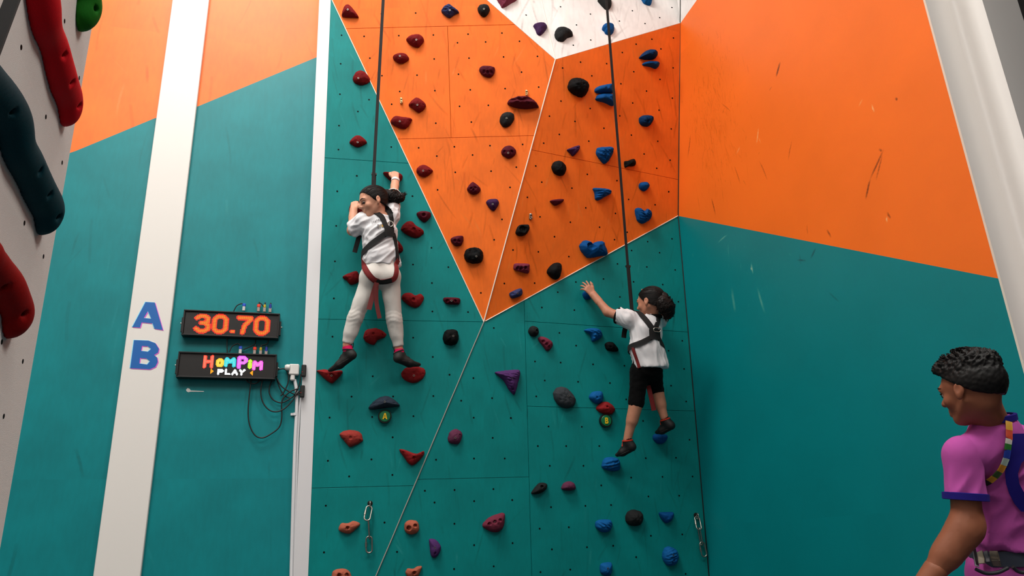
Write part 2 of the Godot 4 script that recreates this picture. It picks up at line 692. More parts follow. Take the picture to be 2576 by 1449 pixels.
const HOLES := [
	["A", "b", [230, 257, 223, 465, 218, 687, 430, 727, 349, 813, 211, 916, 207, 1091, 592, 1072, 340, 1282, 198, 1394, 746, 1430]],
	["C", "b", [520, 101, 770, 95, 394, 265, 647, 260, 899, 255, 1152, 249, 1399, 241, 1075, 312, 1280, 306, 1527, 301, 436, 424, 905, 430, 1159, 424, 1411, 415, 1658, 411, 524, 552, 780, 548, 1082, 541, 1542, 526, 654, 667, 910, 661, 1168, 655, 1422, 646, 1667, 635, 595, 760, 1090, 775, 1300, 768, 917, 898, 1176, 890, 792, 1078, 1052, 1070, 1312, 1062, 1550, 1053, 924, 1138, 1185, 1130, 1059, 1256, 1320, 1248, 1504, 1219, 930, 1384, 1458, 1366]],
	["C", "e", [228, 369, 156, 555, 35, 1039]],
	["D", "c", [682, 496, 813, 453, 1003, 464, 1117, 383, 1218, 322, 1333, 286, 1490, 277, 1399, 357, 895, 553, 1107, 611, 1201, 523, 1488, 495, 1392, 579, 1294, 664, 670, 737, 1482, 716, 883, 791, 1193, 751, 586, 847, 1099, 845, 1385, 803, 772, 885, 983, 935, 1474, 940, 658, 980, 1183, 985, 544, 1044, 873, 1029, 1376, 1030, 1276, 1123, 486, 1210, 1466, 1168, 1368, 1227, 862, 1271, 1078, 1317, 530, 1328, 750, 1372, 1456, 1397]],
	["D", "e", [459, 168, 1747, 118, 1382, 187, 1623, 236, 991, 264, 1262, 315, 574, 346, 851, 395, 1117, 440, 706, 527, 1369, 486, 1253, 554, 328, 648, 559, 665, 837, 708, 249, 953, 525, 950]],
	["V", "c", [667, 50, 885, 103, 1191, 79, 1479, 55, 1390, 129, 1096, 154, 783, 182, 1283, 172, 887, 292, 760, 330]],
	["U", "c", [416, 110]],
	["E", "e", [1777, 546, 1555, 572, 1409, 653, 1664, 673, 1280, 775, 1548, 803, 1806, 830, 1153, 912, 901, 940, 1427, 938, 1692, 963, 736, 1033, 1302, 1076, 1835, 1120, 591, 1172, 887, 1196, 153, 1359, 751, 1404]],
	["E", "h", [378, 155, 974, 128, 897, 184, 147, 244, 291, 250, 473, 260, 649, 268, 984, 286, 202, 351, 389, 358, 568, 365, 911, 380, 154, 440, 659, 457, 996, 469, 12, 562, 223, 609, 410, 611, 754, 578, 163, 719, 322, 719, 508, 719, 1015, 684, 230, 830, 419, 830, 769, 787, 939, 785, 687, 896, 863, 892, 1032, 890, 519, 940, 19, 1022, 237, 1062, 430, 1055, 574, 1050, 784, 1002, 957, 998, 173, 1183, 337, 1175, 974, 1215, 798, 1223, 21, 1264, 242, 1299, 439, 1287, 586, 1279, 715, 1343, 993, 1437, 178, 1427, 345, 1413]],
	["A", "g", [434, 258, 710, 257, 288, 397, 571, 393, 845, 388, 977, 254, 1085, 112, 277, 684, 566, 675, 707, 528, 418, 788, 705, 778, 263, 982, 653, 1094, 251, 1292]],
	["E", "g", [1243, 135, 1162, 285, 1367, 268, 1245, 398, 1491, 400, 1371, 532, 995, 677, 1247, 669, 1451, 669, 921, 883, 1118, 878, 1376, 872, 985, 961, 1248, 952, 1501, 945, 1117, 1102, 1248, 1244, 736, 1289, 1115, 1403, 1378, 1385]],
	["A", "d", [305, 110, 177, 211, 170, 435, 667, 242, 790, 578, 162, 666, 670, 687, 900, 704, 793, 807, 155, 907, 417, 914, 796, 992, 1028, 996, 146, 1156, 671, 1163, 799, 1288, 907, 1404, 408, 1414]],
	["L", "x", [53, 119, 162, 53, 199, 196, 115, 294, 156, 409, 61, 561, 109, 645, 4, 860, 57, 909, 9, 1047]]]


func holes(key: String, parent: Node3D, r := 0.0054) -> void:
	var b := MB.new()
	for h in HOLES:
		if h[0] != key:
			continue
		for k in range(0, h[2].size(), 2):
			var p := zx(h[1], h[2][k], h[2][k + 1])
			var q := px2(key, p.x, p.y)
			# a dark threaded socket: a shallow cup behind a thin collar
			b.lathe(to3(key, q), F[key].n, [[r * 1.12, 0.0], [r * 1.12, 0.0008], [r, 0.0008], [r * 0.55, 0.0003], [0.0, 0.0002]], 10)
	if b.v.size():
		var o := part("bolt_holes", b.mesh(), M.hole, parent)
		o.set_meta("kind", "stuff")


func bead(a: Vector3, b: Vector3, r: float, m: Material, wavy := 0.0) -> void:
	var pts := []
	for i in 25:
		var t := i / 24.0
		pts.append(a.lerp(b, t) + Vector3(noise.get_noise_1d(i * 1.7), noise.get_noise_1d(i * 1.7 + 50), 0) * wavy)
	var mb := MB.new()
	mb.tube(pts, r, 8)
	part("bead_strip", mb.mesh(), m, struct("trim"))


func make_climbing_wall() -> void:
	var wall := struct("wall_back", "faceted climbing wall of teal, orange and white plywood panels")
	facet(wall, "A", above_floor("A", px_poly("A", [825, -23, 833, -6, 1217, 810, 758, 1888, 750, 1790])), [[818, 397, 1028, 411], [808, 803, 1216, 810], [785, 1228, 1037, 1222]], M.teal)
	facet(wall, "C", px_poly("C", [833, -6, 1217, 810, 1397, 150, 850, -327]), [[875, 72, 1287, 62], [1002, 350, 1346, 341], [1126, 67, 1135, 346]], M.orange)
	facet(wall, "D", px_poly("D", [1217, 810, 1397, 150, 1712, 58, 1706, 543]), [[1342, 378, 1663, 443]], M.orange)
	facet(wall, "E", above_floor("E", px_poly("E", [1217, 810, 1706, 543, 1784, 1449, 1826, 1936, 737, 1936])), [[1319, 765, 1338, 1449], [1068, 1206, 1330, 1200], [1320, 808, 1737, 836], [1328, 1022, 1748, 1034]], M.teal)
	facet(wall, "U", px_poly("U", [1397, 150, 850, -327, 862, -520, 1269, -400]), [], M.white_panel)
	facet(wall, "V", px_poly("V", [1397, 150, 1269, -400, 1716, -420, 1712, 58]), [], M.white_panel)
	for k in ["A", "C", "D", "E", "U", "V"]:
		holes(k, wall)
	# pale beads along the folds
	bead(on("A", 835, 0, 0.002), on("A", 1217, 810, 0.002), 0.0032, M.white_bead)
	bead(on("C", 1397, 150, 0.002), on("C", 1217, 810, 0.002), 0.0042, M.white_bead)
	bead(on("E", 1221, 808, 0.003), on("E", 1706, 543, 0.003), 0.0035, M.white_bead)
	bead(on("A", 1217, 810, 0.003), on("A", 820, 1745, 0.003), 0.0036, M.grey_bead, 0.0012)
	bead(on("U", 1397, 150, 0.001), on("U", 1362, 0, 0.001), 0.003, M.white_bead)
	bead(on("G", 1706.5, 543, 0.001), on("G", 1713, -150, 0.001), 0.004, M.cable)
	bead(on("G", 1706.5, 543, 0.001), on("G", 1784, 1449, 0.001), 0.0045, M.cable)


func make_smooth_walls() -> void:
	# painted wall with the displays: teal below, orange above a rising line
	var w := struct("wall_back_left", "smooth painted wall, teal below and orange above, behind the displays")
	var edge := [120, 408, 190, 380, 388, 298, 492, 270, 806, 112]
	var line := PackedVector2Array()
	for k in range(0, edge.size(), 2):
		line.append(px2("W", edge[k], edge[k + 1]))
	line[0] = Vector2(-2.6, line[1].y - (line[1].x + 2.6) * 0.55)
	var yb: float = -(F.W.o.y) + 0.0
	var yt: float = 7.55 - F.W.o.y
	var xr: float = px2("W", 770, 700).x + 0.15
	line[line.size() - 1] = Vector2(xr, line[line.size() - 1].y)
	var low := line.duplicate()
	low.append_array([Vector2(xr, yb), Vector2(-2.6, yb)])
	var high := line.duplicate()
	high.append_array([Vector2(xr, yt), Vector2(-2.6, yt)])
	var b := MB.new()
	b.prism(low, frame("W"), -0.05, 0.0)
	part("teal_paint", b.mesh(), M.teal_smooth, w)
	b = MB.new()
	b.prism(high, frame("W"), -0.05, 0.0)
	part("orange_paint", b.mesh(), M.orange_smooth, w)
	# a scab of old glue under the displays
	var glue := PackedVector2Array()
	for k in [[468, 981], [472, 976], [477, 978], [480, 982.5], [513, 984], [513, 985.6], [480, 985.4], [474, 987], [470, 985]]:
		glue.append(px2("W", k[0], k[1]))
	b = MB.new()
	b.prism(glue, frame("W"), -0.001, 0.002, 0.0006)
	part("glue_mark", b.mesh(), M.white_warm, w)
	# the flat white post with the letters
	b = MB.new()
	var p0 := px2("W", 334, 725, 0.035)
	var p1 := px2("W", 439, 725, 0.035)
	b.bevel_box(Transform3D(Basis(F.W.u, F.W.v, F.W.n), to3("W", Vector2((p0.x + p1.x) / 2, (yb + yt) / 2), 0.0175)), Vector3(p1.x - p0.x, yt - yb, 0.035), 0.003)
	part("board", b.mesh(), M.white_warm, struct("trim", "wide flat white board with blue letters up the painted wall"))
	# the white board that covers the gap between this wall and the climbing wall
	b = MB.new()
	var a0 := on("A", 803, 0, 0.004)
	var a1 := on("A", 738, 1449, 0.004)
	var c0 := on("A", 832, 0, 0.004)
	var c1 := on("A", 775, 1449, 0.004)
	var up0 := (a0 - a1) / (a0.y - a1.y)
	var up1 := (c0 - c1) / (c0.y - c1.y)
	var at: Vector3 = a0 + up0 * (7.5 - a0.y)
	var ab: Vector3 = a1 - up0 * a1.y
	var ct: Vector3 = c0 + up1 * (7.5 - c0.y)
	var cb: Vector3 = c1 - up1 * c1.y
	var nn := (at - ab).cross(cb - ab).normalized()
	if nn.dot(EYE - ab) < 0:
		nn = -nn
	var wv: Vector3 = F.W.n
	b.quad(ab, cb, ct, at, nn)
	b.quad(ab - wv * 0.5, ab, at, at - wv * 0.5, -F.W.u)
	b.quad(cb - wv * 0.5, cb, ct, ct - wv * 0.5, F.W.u)
	b.quad(ab - wv * 0.5, cb - wv * 0.5, ct - wv * 0.5, at - wv * 0.5, -nn)
	part("board", b.mesh(), M.white, struct("trim", "narrow white board between the painted wall and the climbing wall"))
	# the smooth wall that runs towards the camera
	var g := struct("wall_right", "smooth painted wall, orange above a teal field, beside the climbing wall")
	var e0 := px2("G", 1706, 543)
	var e1 := px2("G", 2508, 700)
	var xe: float = px2("G", 2430, 400).x
	e1 = e0 + (e1 - e0) * ((xe - e0.x) / (e1.x - e0.x))
	var gb: float = -F.G.o.y / F.G.v.y
	var gt: float = (7.55 - F.G.o.y) / F.G.v.y
	var k0 := px2("G", 1784, 1449)
	var kb := e0 + (k0 - e0) * ((gb - e0.y) / (k0.y - e0.y)) - Vector2(0.05, 0)
	var r0 := px2("G", 1712, 58)
	b = MB.new()
	b.prism(PackedVector2Array([e0, e1, Vector2(xe, gb), kb]), frame("G"), -0.05, 0.0)
	part("teal_paint", b.mesh(), wall_paint(M.teal_smooth, Color(0.0, 0.48, 0.50), false), g)
	var w1 := px2("G", 1753, 0)
	var w2 := r0 + (w1 - r0) * 3.0
	b = MB.new()
	b.prism(PackedVector2Array([e0, e1, Vector2(xe, gt), Vector2(w2.x + 0.6, gt), w2, r0]), frame("G"), -0.05, 0.0)
	part("orange_paint", b.mesh(), wall_paint(M.orange_smooth, ORANGE, true), g)
	b = MB.new()
	b.prism(PackedVector2Array([r0, w2, Vector2(w2.x + 0.6, gt), Vector2(r0.x + 0.02, gt)]), frame("G"), -0.05, 0.0)
	part("white_paint", b.mesh(), M.white_panel, g)


# the scuffs and scratches that the photograph shows on the long smooth wall, at their places
func wall_paint(_m: Material, base: Color, upper: bool) -> StandardMaterial3D:
	var size := 1024
	var span := 3.4
	var im := Image.create(size, size, false, Image.FORMAT_RGB8)
	var fn := FastNoiseLite.new()
	fn.seed = 77
	fn.frequency = 0.005
	for y in size:
		for x in size:
			var k := 1.0 + 0.035 * fn.get_noise_2d(x, y)
			im.set_pixel(x, y, Color(base.r * k, base.g * k, base.b * k))
	var r := RandomNumberGenerator.new()
	r.seed = 5
	var o0 := px2("G", 1706, 543) - Vector2(0.3, 2.2)
	var dark := base.lerp(Color(0.25, 0.1, 0.05) if upper else Color(0.0, 0.15, 0.18), 0.8)
	var pale := base.lerp(Color(0.95, 0.85, 0.7), 0.75)
	# [x, y, x, y, width, dark 1 / pale 0, strength]
	var marks := [[1962, 158, 1953, 192, 3, 1, .5], [1942, 218, 1935, 228, 1, 1, .5], [2222, 378, 2190, 448, 2, 1, .55], [2219, 392, 2204, 452, 1.5, 1, .5], [2189, 452, 2178, 500, 2, 1, .7], [2212, 376, 2218, 380, 2, 1, .5], [2192, 262, 2199, 283, 1.5, 0, .8], [2170, 248, 2160, 268, 1.5, 0, .5],
		[1908, 322, 1903, 362, 2, 0, .55], [1907, 345, 1915, 362, 1, 0, .5], [1862, 368, 1852, 388, 1.5, 0, .5], [1992, 355, 1983, 402, 1.2, 1, .5], [1910, 405, 1930, 452, 1.2, 1, .5], [1848, 420, 1862, 462, 1.2, 1, .5], [1737, 340, 1730, 395, 1.5, 1, .6], [1815, 260, 1838, 280, 1, 1, .5], [2232, 535, 2240, 548, 2, 1, .5], [2230, 545, 2232, 560, 1.5, 0, .8], [2254, 247, 2256, 252, 2, 1, .8], [2080, 578, 2090, 596, 2, 1, .4], [1790, 500, 1800, 540, 2, 1, .4], [2030, 565, 2032, 590, 1.2, 1, .3],
		[2052, 625, 2040, 650, 2, 1, .5], [2005, 654, 2028, 656, 1.5, 1, .5], [2012, 640, 2014, 665, 1.2, 1, .4], [1830, 590, 1805, 612, 2, 0, .35], [1890, 660, 1894, 690, 2.5, 0, .4], [1888, 672, 1892, 680, 2, 0, .7], [1832, 612, 1834, 650, 1.5, 0, .3], [1905, 720, 1925, 790, 4, 0, .15], [1840, 720, 1850, 790, 5, 0, .1], [2085, 735, 2110, 758, 1.5, 1, .3]]
	for k in marks:
		var a := (px2("G", k[0], k[1]) - o0) / span * size
		var b := (px2("G", k[2], k[3]) - o0) / span * size
		stroke(im, a, b, k[4] * 0.8, dark if k[5] else pale, k[6] * 0.7, r)
	if upper:
		# rubbed patch by the corner
		for i in 600:
			var p := Vector2(r.randfn(1795, 34), r.randfn(300, 95))
			var a := (px2("G", p.x, p.y) - o0) / span * size
			stroke(im, a, a + Vector2(r.randfn(0, 4), r.randfn(0, 16)), r.randf_range(0.5, 1.4), dark, r.randf_range(0.015, 0.07), r)
	else:
		for i in 90:
			var p := Vector2(r.randfn(1890, 50), r.randfn(680, 60))
			var a := (px2("G", p.x, p.y) - o0) / span * size
			stroke(im, a, a + Vector2(r.randfn(0, 3), r.randfn(0, 14)), r.randf_range(0.5, 1.2), pale, r.randf_range(0.04, 0.14), r)
	var m := mat(Color.WHITE, 0.4, 0.0, 0.4)
	m.albedo_texture = ImageTexture.create_from_image(im)
	m.uv1_scale = Vector3(1.0 / span, 1.0 / span, 1)
	m.uv1_offset = Vector3(-o0.x / span, -o0.y / span, 0)
	return m


func make_panel_wall() -> void:
	var w := struct("wall_left", "grey sand-textured climbing panel carrying large rounded holds")
	var f = F.L
	var xe := px2("L", 126, 670).x
	var b := MB.new()
	var side := Vector2(f.u.x, f.u.z)
	b.prism(PackedVector2Array([Vector2(xe - 1.9, -f.o.y), Vector2(xe, -f.o.y), Vector2(xe, 4.6 - f.o.y), Vector2(xe - 1.9, 4.6 - f.o.y)]), frame("L"), -0.03, 0.0, 0.002)
	part("panel", b.mesh(), M.sand, w)
	holes("L", w, 0.0042)


func make_column() -> void:
	# bright edge strip at the end of the smooth wall, then a white hollow-curved column
	var end := px2("G", 2430, 400).x
	var g0 := to3("G", Vector2(end, (3.54 - F.G.o.y) / F.G.v.y))
	var plan := func(p: Vector3) -> Vector2: return Vector2(p.x, p.z)
	var a: Vector2 = plan.call(g0)
	var col := struct("column_trim", "white column of curved section at the end of the smooth wall")
	col.set_meta("category", "column")
	# plan points to the right, each on the ray through a pixel of row 0 at a chosen depth
	var at := func(x: float, y: float, z: float) -> Vector2: return plan.call(at_depth(x, y, z))
	var prof := [a, at.call(2327, 0, 3.74)]
	var s := MB.new()
	extrude_plan(s, [a, prof[1]], 0.0, 7.55, false)
	part("edge_strip", s.mesh(), M.white_bead, col)
	var b0: Vector2 = prof[1]
	var b1: Vector2 = at.call(2384, 0, 3.90)
	var b2: Vector2 = at.call(2398, 0, 3.942)
	var b3: Vector2 = at.call(2470, 0, 3.66)
	var b4: Vector2 = at.call(2560, 0, 3.90)
	var curve := []
	for i in 13:
		var t := i / 12.0
		curve.append(b1.lerp(b2, t).lerp(b2.lerp(b2.lerp(b3, 0.3), t), t))
	s = MB.new()
	var pts := [b0]
	pts.append_array(curve)
	pts.append(b3)
	extrude_plan(s, pts, 0.0, 7.55, true)
	part("front_face", s.mesh(), M.column, col)
	s = MB.new()
	extrude_plan(s, [b3, b4, b4 + Vector2(0.1, -0.8), b0 + Vector2(0.15, -0.8)], 0.0, 7.55, false)
	part("side_face", s.mesh(), M.column, col)
	# the dark partition that meets the column, seen only as a black sliver
	s = MB.new()
	extrude_plan(s, [b4, b4 + Vector2(0.34, 1.5), b4 + Vector2(0.44, 1.5), b4 + Vector2(0.1, 0.0)], 0.0, 6.0, false)
	var pw := struct("wall_partition", "dark partition wall beside the white column")
	part("partition_board", s.mesh(), M.hall_dark, pw)


func extrude_plan(b: MB, pts: Array, y0: float, y1: float, smooth: bool) -> void:
	var nrm := []
	var lean: Vector3 = F.G.v / F.G.v.y      # the column follows the slight lean of the wall it ends
	lean.y = 0
	for i in pts.size() - 1:
		var d: Vector2 = pts[i + 1] - pts[i]
		var nn := Vector3(-d.y, 0, d.x).normalized()
		nrm.append(nn)
	for i in pts.size() - 1:
		var n0: Vector3 = (nrm[i] + nrm[maxi(i - 1, 0)]).normalized() if smooth else nrm[i]
		var n1: Vector3 = (nrm[i] + nrm[mini(i + 1, nrm.size() - 1)]).normalized() if smooth else nrm[i]
		if smooth and (pts[i + 1] - pts[i]).length() > 0.05:
			n0 = nrm[i]
			n1 = nrm[i]
		var f := b.v.size()
		b.vert(Vector3(pts[i].x, y0, pts[i].y) + lean * (y0 - 3.54), n0)
		b.vert(Vector3(pts[i].x, y1, pts[i].y) + lean * (y1 - 3.54), n0)
		b.vert(Vector3(pts[i + 1].x, y1, pts[i + 1].y) + lean * (y1 - 3.54), n1)
		b.vert(Vector3(pts[i + 1].x, y0, pts[i + 1].y) + lean * (y0 - 3.54), n1)
		b.tri(f, f + 1, f + 2)
		b.tri(f, f + 2, f + 3)


# ------------------------------------------------------------------ rounded bodies: distances on a grid, meshed as surface nets
class Field:
	var o: Vector3
	var cell: float
	var nx: int
	var ny: int
	var nz: int
	var d: PackedFloat32Array

	func _init(lo: Vector3, hi: Vector3, c: float) -> void:
		o = lo
		cell = c
		nx = int(ceil((hi.x - lo.x) / c)) + 1
		ny = int(ceil((hi.y - lo.y) / c)) + 1
		nz = int(ceil((hi.z - lo.z) / c)) + 1
		d = PackedFloat32Array()
		d.resize(nx * ny * nz)
		d.fill(9.0)

	# a tapered rod; axis and fl stretch its section (fl > 1: wider along axis)
	func rod(a: Vector3, b: Vector3, ra: float, rb: float, k := 0.02, axis := Vector3.ZERO, fl := 1.0, minus := false) -> void:
		var rm := maxf(ra, rb) * maxf(fl, 1.0) + k + cell * 2.5
		var lo := a.min(b) - Vector3.ONE * rm - o
		var hi := a.max(b) + Vector3.ONE * rm - o
		var x0 := maxi(0, int(lo.x / cell))
		var x1 := mini(nx - 1, int(hi.x / cell) + 1)
		var y0 := maxi(0, int(lo.y / cell))
		var y1 := mini(ny - 1, int(hi.y / cell) + 1)
		var z0 := maxi(0, int(lo.z / cell))
		var z1 := mini(nz - 1, int(hi.z / cell) + 1)
		var ba := b - a
		var ll := maxf(ba.length_squared(), 1e-9)
		var sq := 1.0 / fl - 1.0
		var flat := axis != Vector3.ZERO
		var reach := k + cell * 2.5
		for z in range(z0, z1 + 1):
			for y in range(y0, y1 + 1):
				var at := (z * ny + y) * nx
				for x in range(x0, x1 + 1):
					var p := o + Vector3(x, y, z) * cell - a
					var t := clampf(p.dot(ba) / ll, 0.0, 1.0)
					p -= ba * t
					if flat:
						p += axis * (p.dot(axis) * sq)
					var e := p.length() - (ra + (rb - ra) * t)
					if flat and fl < 1.0:
						e *= fl
					if e > reach:
						continue
					var g := d[at + x]
					if minus:
						e = -e
						var h := maxf(k - absf(e - g), 0.0) / k
						d[at + x] = maxf(e, g) + h * h * k * 0.25
					else:
						var h := maxf(k - absf(e - g), 0.0) / k
						d[at + x] = minf(e, g) - h * h * k * 0.25

	func egg(c: Vector3, bs: Basis, r: Vector3, k := 0.02, minus := false) -> void:
		# an ellipsoid with its own axes
		var rm := maxf(r.x, maxf(r.y, r.z)) + k + cell * 2.5
		var lo := c - Vector3.ONE * rm - o
		var hi := c + Vector3.ONE * rm - o
		var rmin := minf(r.x, minf(r.y, r.z))
		var inv := bs.transposed()
		for z in range(maxi(0, int(lo.z / cell)), mini(nz - 1, int(hi.z / cell) + 1) + 1):
			for y in range(maxi(0, int(lo.y / cell)), mini(ny - 1, int(hi.y / cell) + 1) + 1):
				var at := (z * ny + y) * nx
				for x in range(maxi(0, int(lo.x / cell)), mini(nx - 1, int(hi.x / cell) + 1) + 1):
					var p := inv * (o + Vector3(x, y, z) * cell - c)
					var k0 := (p / r).length()
					var k1 := (p / (r * r)).length()
					var e := k0 * (k0 - 1.0) / k1 if k1 > 1e-6 else -rmin
					var g := d[at + x]
					if minus:
						e = -e
						var h := maxf(k - absf(e - g), 0.0) / k
						d[at + x] = maxf(e, g) + h * h * k * 0.25
					else:
						var h := maxf(k - absf(e - g), 0.0) / k
						d[at + x] = minf(e, g) - h * h * k * 0.25

	# cut away what lies beyond the plane (on the side n points to), within radius of c
	func cut(c: Vector3, n: Vector3, radius := 9.0) -> void:
		n = n.normalized()
		for z in nz:
			for y in ny:
				var at := (z * ny + y) * nx
				for x in nx:
					if d[at + x] > 1.0:
						continue
					var p := o + Vector3(x, y, z) * cell - c
					if p.length_squared() > radius * radius:
						continue
					d[at + x] = maxf(d[at + x], p.dot(n))

	func sample(p: Vector3) -> float:
		var q := (p - o) / cell
		if q.x < 0 or q.y < 0 or q.z < 0 or q.x >= nx - 1 or q.y >= ny - 1 or q.z >= nz - 1:
			return 9.0
		var x := int(q.x)
		var y := int(q.y)
		var z := int(q.z)
		var f := q - Vector3(x, y, z)
		var i := (z * ny + y) * nx + x
		var j := i + nx * ny
		var a := lerpf(lerpf(d[i], d[i + 1], f.x), lerpf(d[i + nx], d[i + nx + 1], f.x), f.y)
		var b := lerpf(lerpf(d[j], d[j + 1], f.x), lerpf(d[j + nx], d[j + nx + 1], f.x), f.y)
		return lerpf(a, b, f.z)

	func surface(b: MB, bump = null) -> void:
		# one vertex in each cell the surface crosses, one quad round each crossed edge
		var vid := {}
		var base := b.v.size()
		var sx := 1
		var sy := nx
		var sz := nx * ny
		var offs := [0, sx, sy, sx + sy, sz, sx + sz, sy + sz, sx + sy + sz]
		var cpos := [Vector3(0, 0, 0), Vector3(1, 0, 0), Vector3(0, 1, 0), Vector3(1, 1, 0), Vector3(0, 0, 1), Vector3(1, 0, 1), Vector3(0, 1, 1), Vector3(1, 1, 1)]
		var edges := [[0, 1], [2, 3], [4, 5], [6, 7], [0, 2], [1, 3], [4, 6], [5, 7], [0, 4], [1, 5], [2, 6], [3, 7]]
		var cells := PackedInt32Array()
		for z in nz - 1:
			for y in ny - 1:
				var at := (z * ny + y) * nx
				for x in nx - 1:
					var i := at + x
					var g := d[i]
					if g > 1.0 or g > cell * 2.0 or g < -cell * 2.0:
						continue
					var mask := 0
					for k in 8:
						if d[i + offs[k]] < 0.0:
							mask += 1
					if mask == 0 or mask == 8:
						continue
					var p := Vector3.ZERO
					var n := 0
					for e in edges:
						var da := d[i + offs[e[0]]]
						var db := d[i + offs[e[1]]]
						if (da < 0.0) != (db < 0.0):
							p += (cpos[e[0]] as Vector3).lerp(cpos[e[1]], da / (da - db))
							n += 1
					vid[i] = b.vert(o + (Vector3(x, y, z) + p / n) * cell, Vector3.ZERO)
					cells.append(i)
		for i in cells:
			# edges from this cell's first corner
			var da := d[i] < 0.0
			for ax in 3:
				var st: int = [sx, sy, sz][ax]
				var s1: int = [sy, sz, sx][ax]
				var s2: int = [sz, sx, sy][ax]
				var db := d[i + st] < 0.0
				if da == db:
					continue
				var q := [i, i - s1, i - s1 - s2, i - s2]
				if not (vid.has(q[1]) and vid.has(q[2]) and vid.has(q[3])):
					continue
				var w: Array = [vid[q[0]], vid[q[1]], vid[q[2]], vid[q[3]]]
				if da:
					b.idx.append_array([w[0], w[2], w[1], w[0], w[3], w[2]])
				else:
					b.idx.append_array([w[0], w[1], w[2], w[0], w[2], w[3]])
		# normals from the faces (clockwise is the front)
		var end := b.v.size()
		for i in range(base, end):
			b.n[i] = Vector3.ZERO
		var used := {}
		for i in range(0, b.idx.size(), 3):
			if b.idx[i] < base:
				continue
			var nn := -(b.v[b.idx[i + 1]] - b.v[b.idx[i]]).cross(b.v[b.idx[i + 2]] - b.v[b.idx[i]])
			for k in 3:
				b.n[b.idx[i + k]] += nn
		for i in range(base, end):
			b.n[i] = b.n[i].normalized()
		if bump != null:
			for i in range(base, end):
				b.v[i] += b.n[i] * float(bump.call(b.v[i]))
			for i in range(base, end):
				b.n[i] = Vector3.ZERO
			for i in range(0, b.idx.size(), 3):
				if b.idx[i] < base:
					continue
				var nn := -(b.v[b.idx[i + 1]] - b.v[b.idx[i]]).cross(b.v[b.idx[i + 2]] - b.v[b.idx[i]])
				for k in 3:
					b.n[b.idx[i + k]] += nn
			for i in range(base, end):
				b.n[i] = b.n[i].normalized()


func field(pts: Array, margin: float, cell: float) -> Field:
	var lo: Vector3 = pts[0]
	var hi: Vector3 = pts[0]
	for p in pts:
		lo = lo.min(p)
		hi = hi.max(p)
	return Field.new(lo - Vector3.ONE * margin, hi + Vector3.ONE * margin, cell)


func near(fields: Array, p: Vector3) -> float:
	var g := 9.0
	for f in fields:
		g = minf(g, f.sample(p))
	return g


func slope(fields: Array, p: Vector3) -> Vector3:
	var e := 0.004
	var g := Vector3(near(fields, p + Vector3(e, 0, 0)) - near(fields, p - Vector3(e, 0, 0)), near(fields, p + Vector3(0, e, 0)) - near(fields, p - Vector3(0, e, 0)), near(fields, p + Vector3(0, 0, e)) - near(fields, p - Vector3(0, 0, e)))
	return g.normalized() if g.length() > 1e-9 and g.length() < 1.0 else Vector3.BACK


# where the ray through a pixel first meets the fields
func meet(fields: Array, x: float, y: float, z0: float, z1: float) -> Vector3:
	var r := ray(x, y)
	var z := z0
	while z < z1:
		var g := near(fields, EYE + r * z)
		if g < 0.0015:
			return EYE + r * z
		z += clampf(g * 0.7, 0.0015, 0.012)
	return Vector3.INF


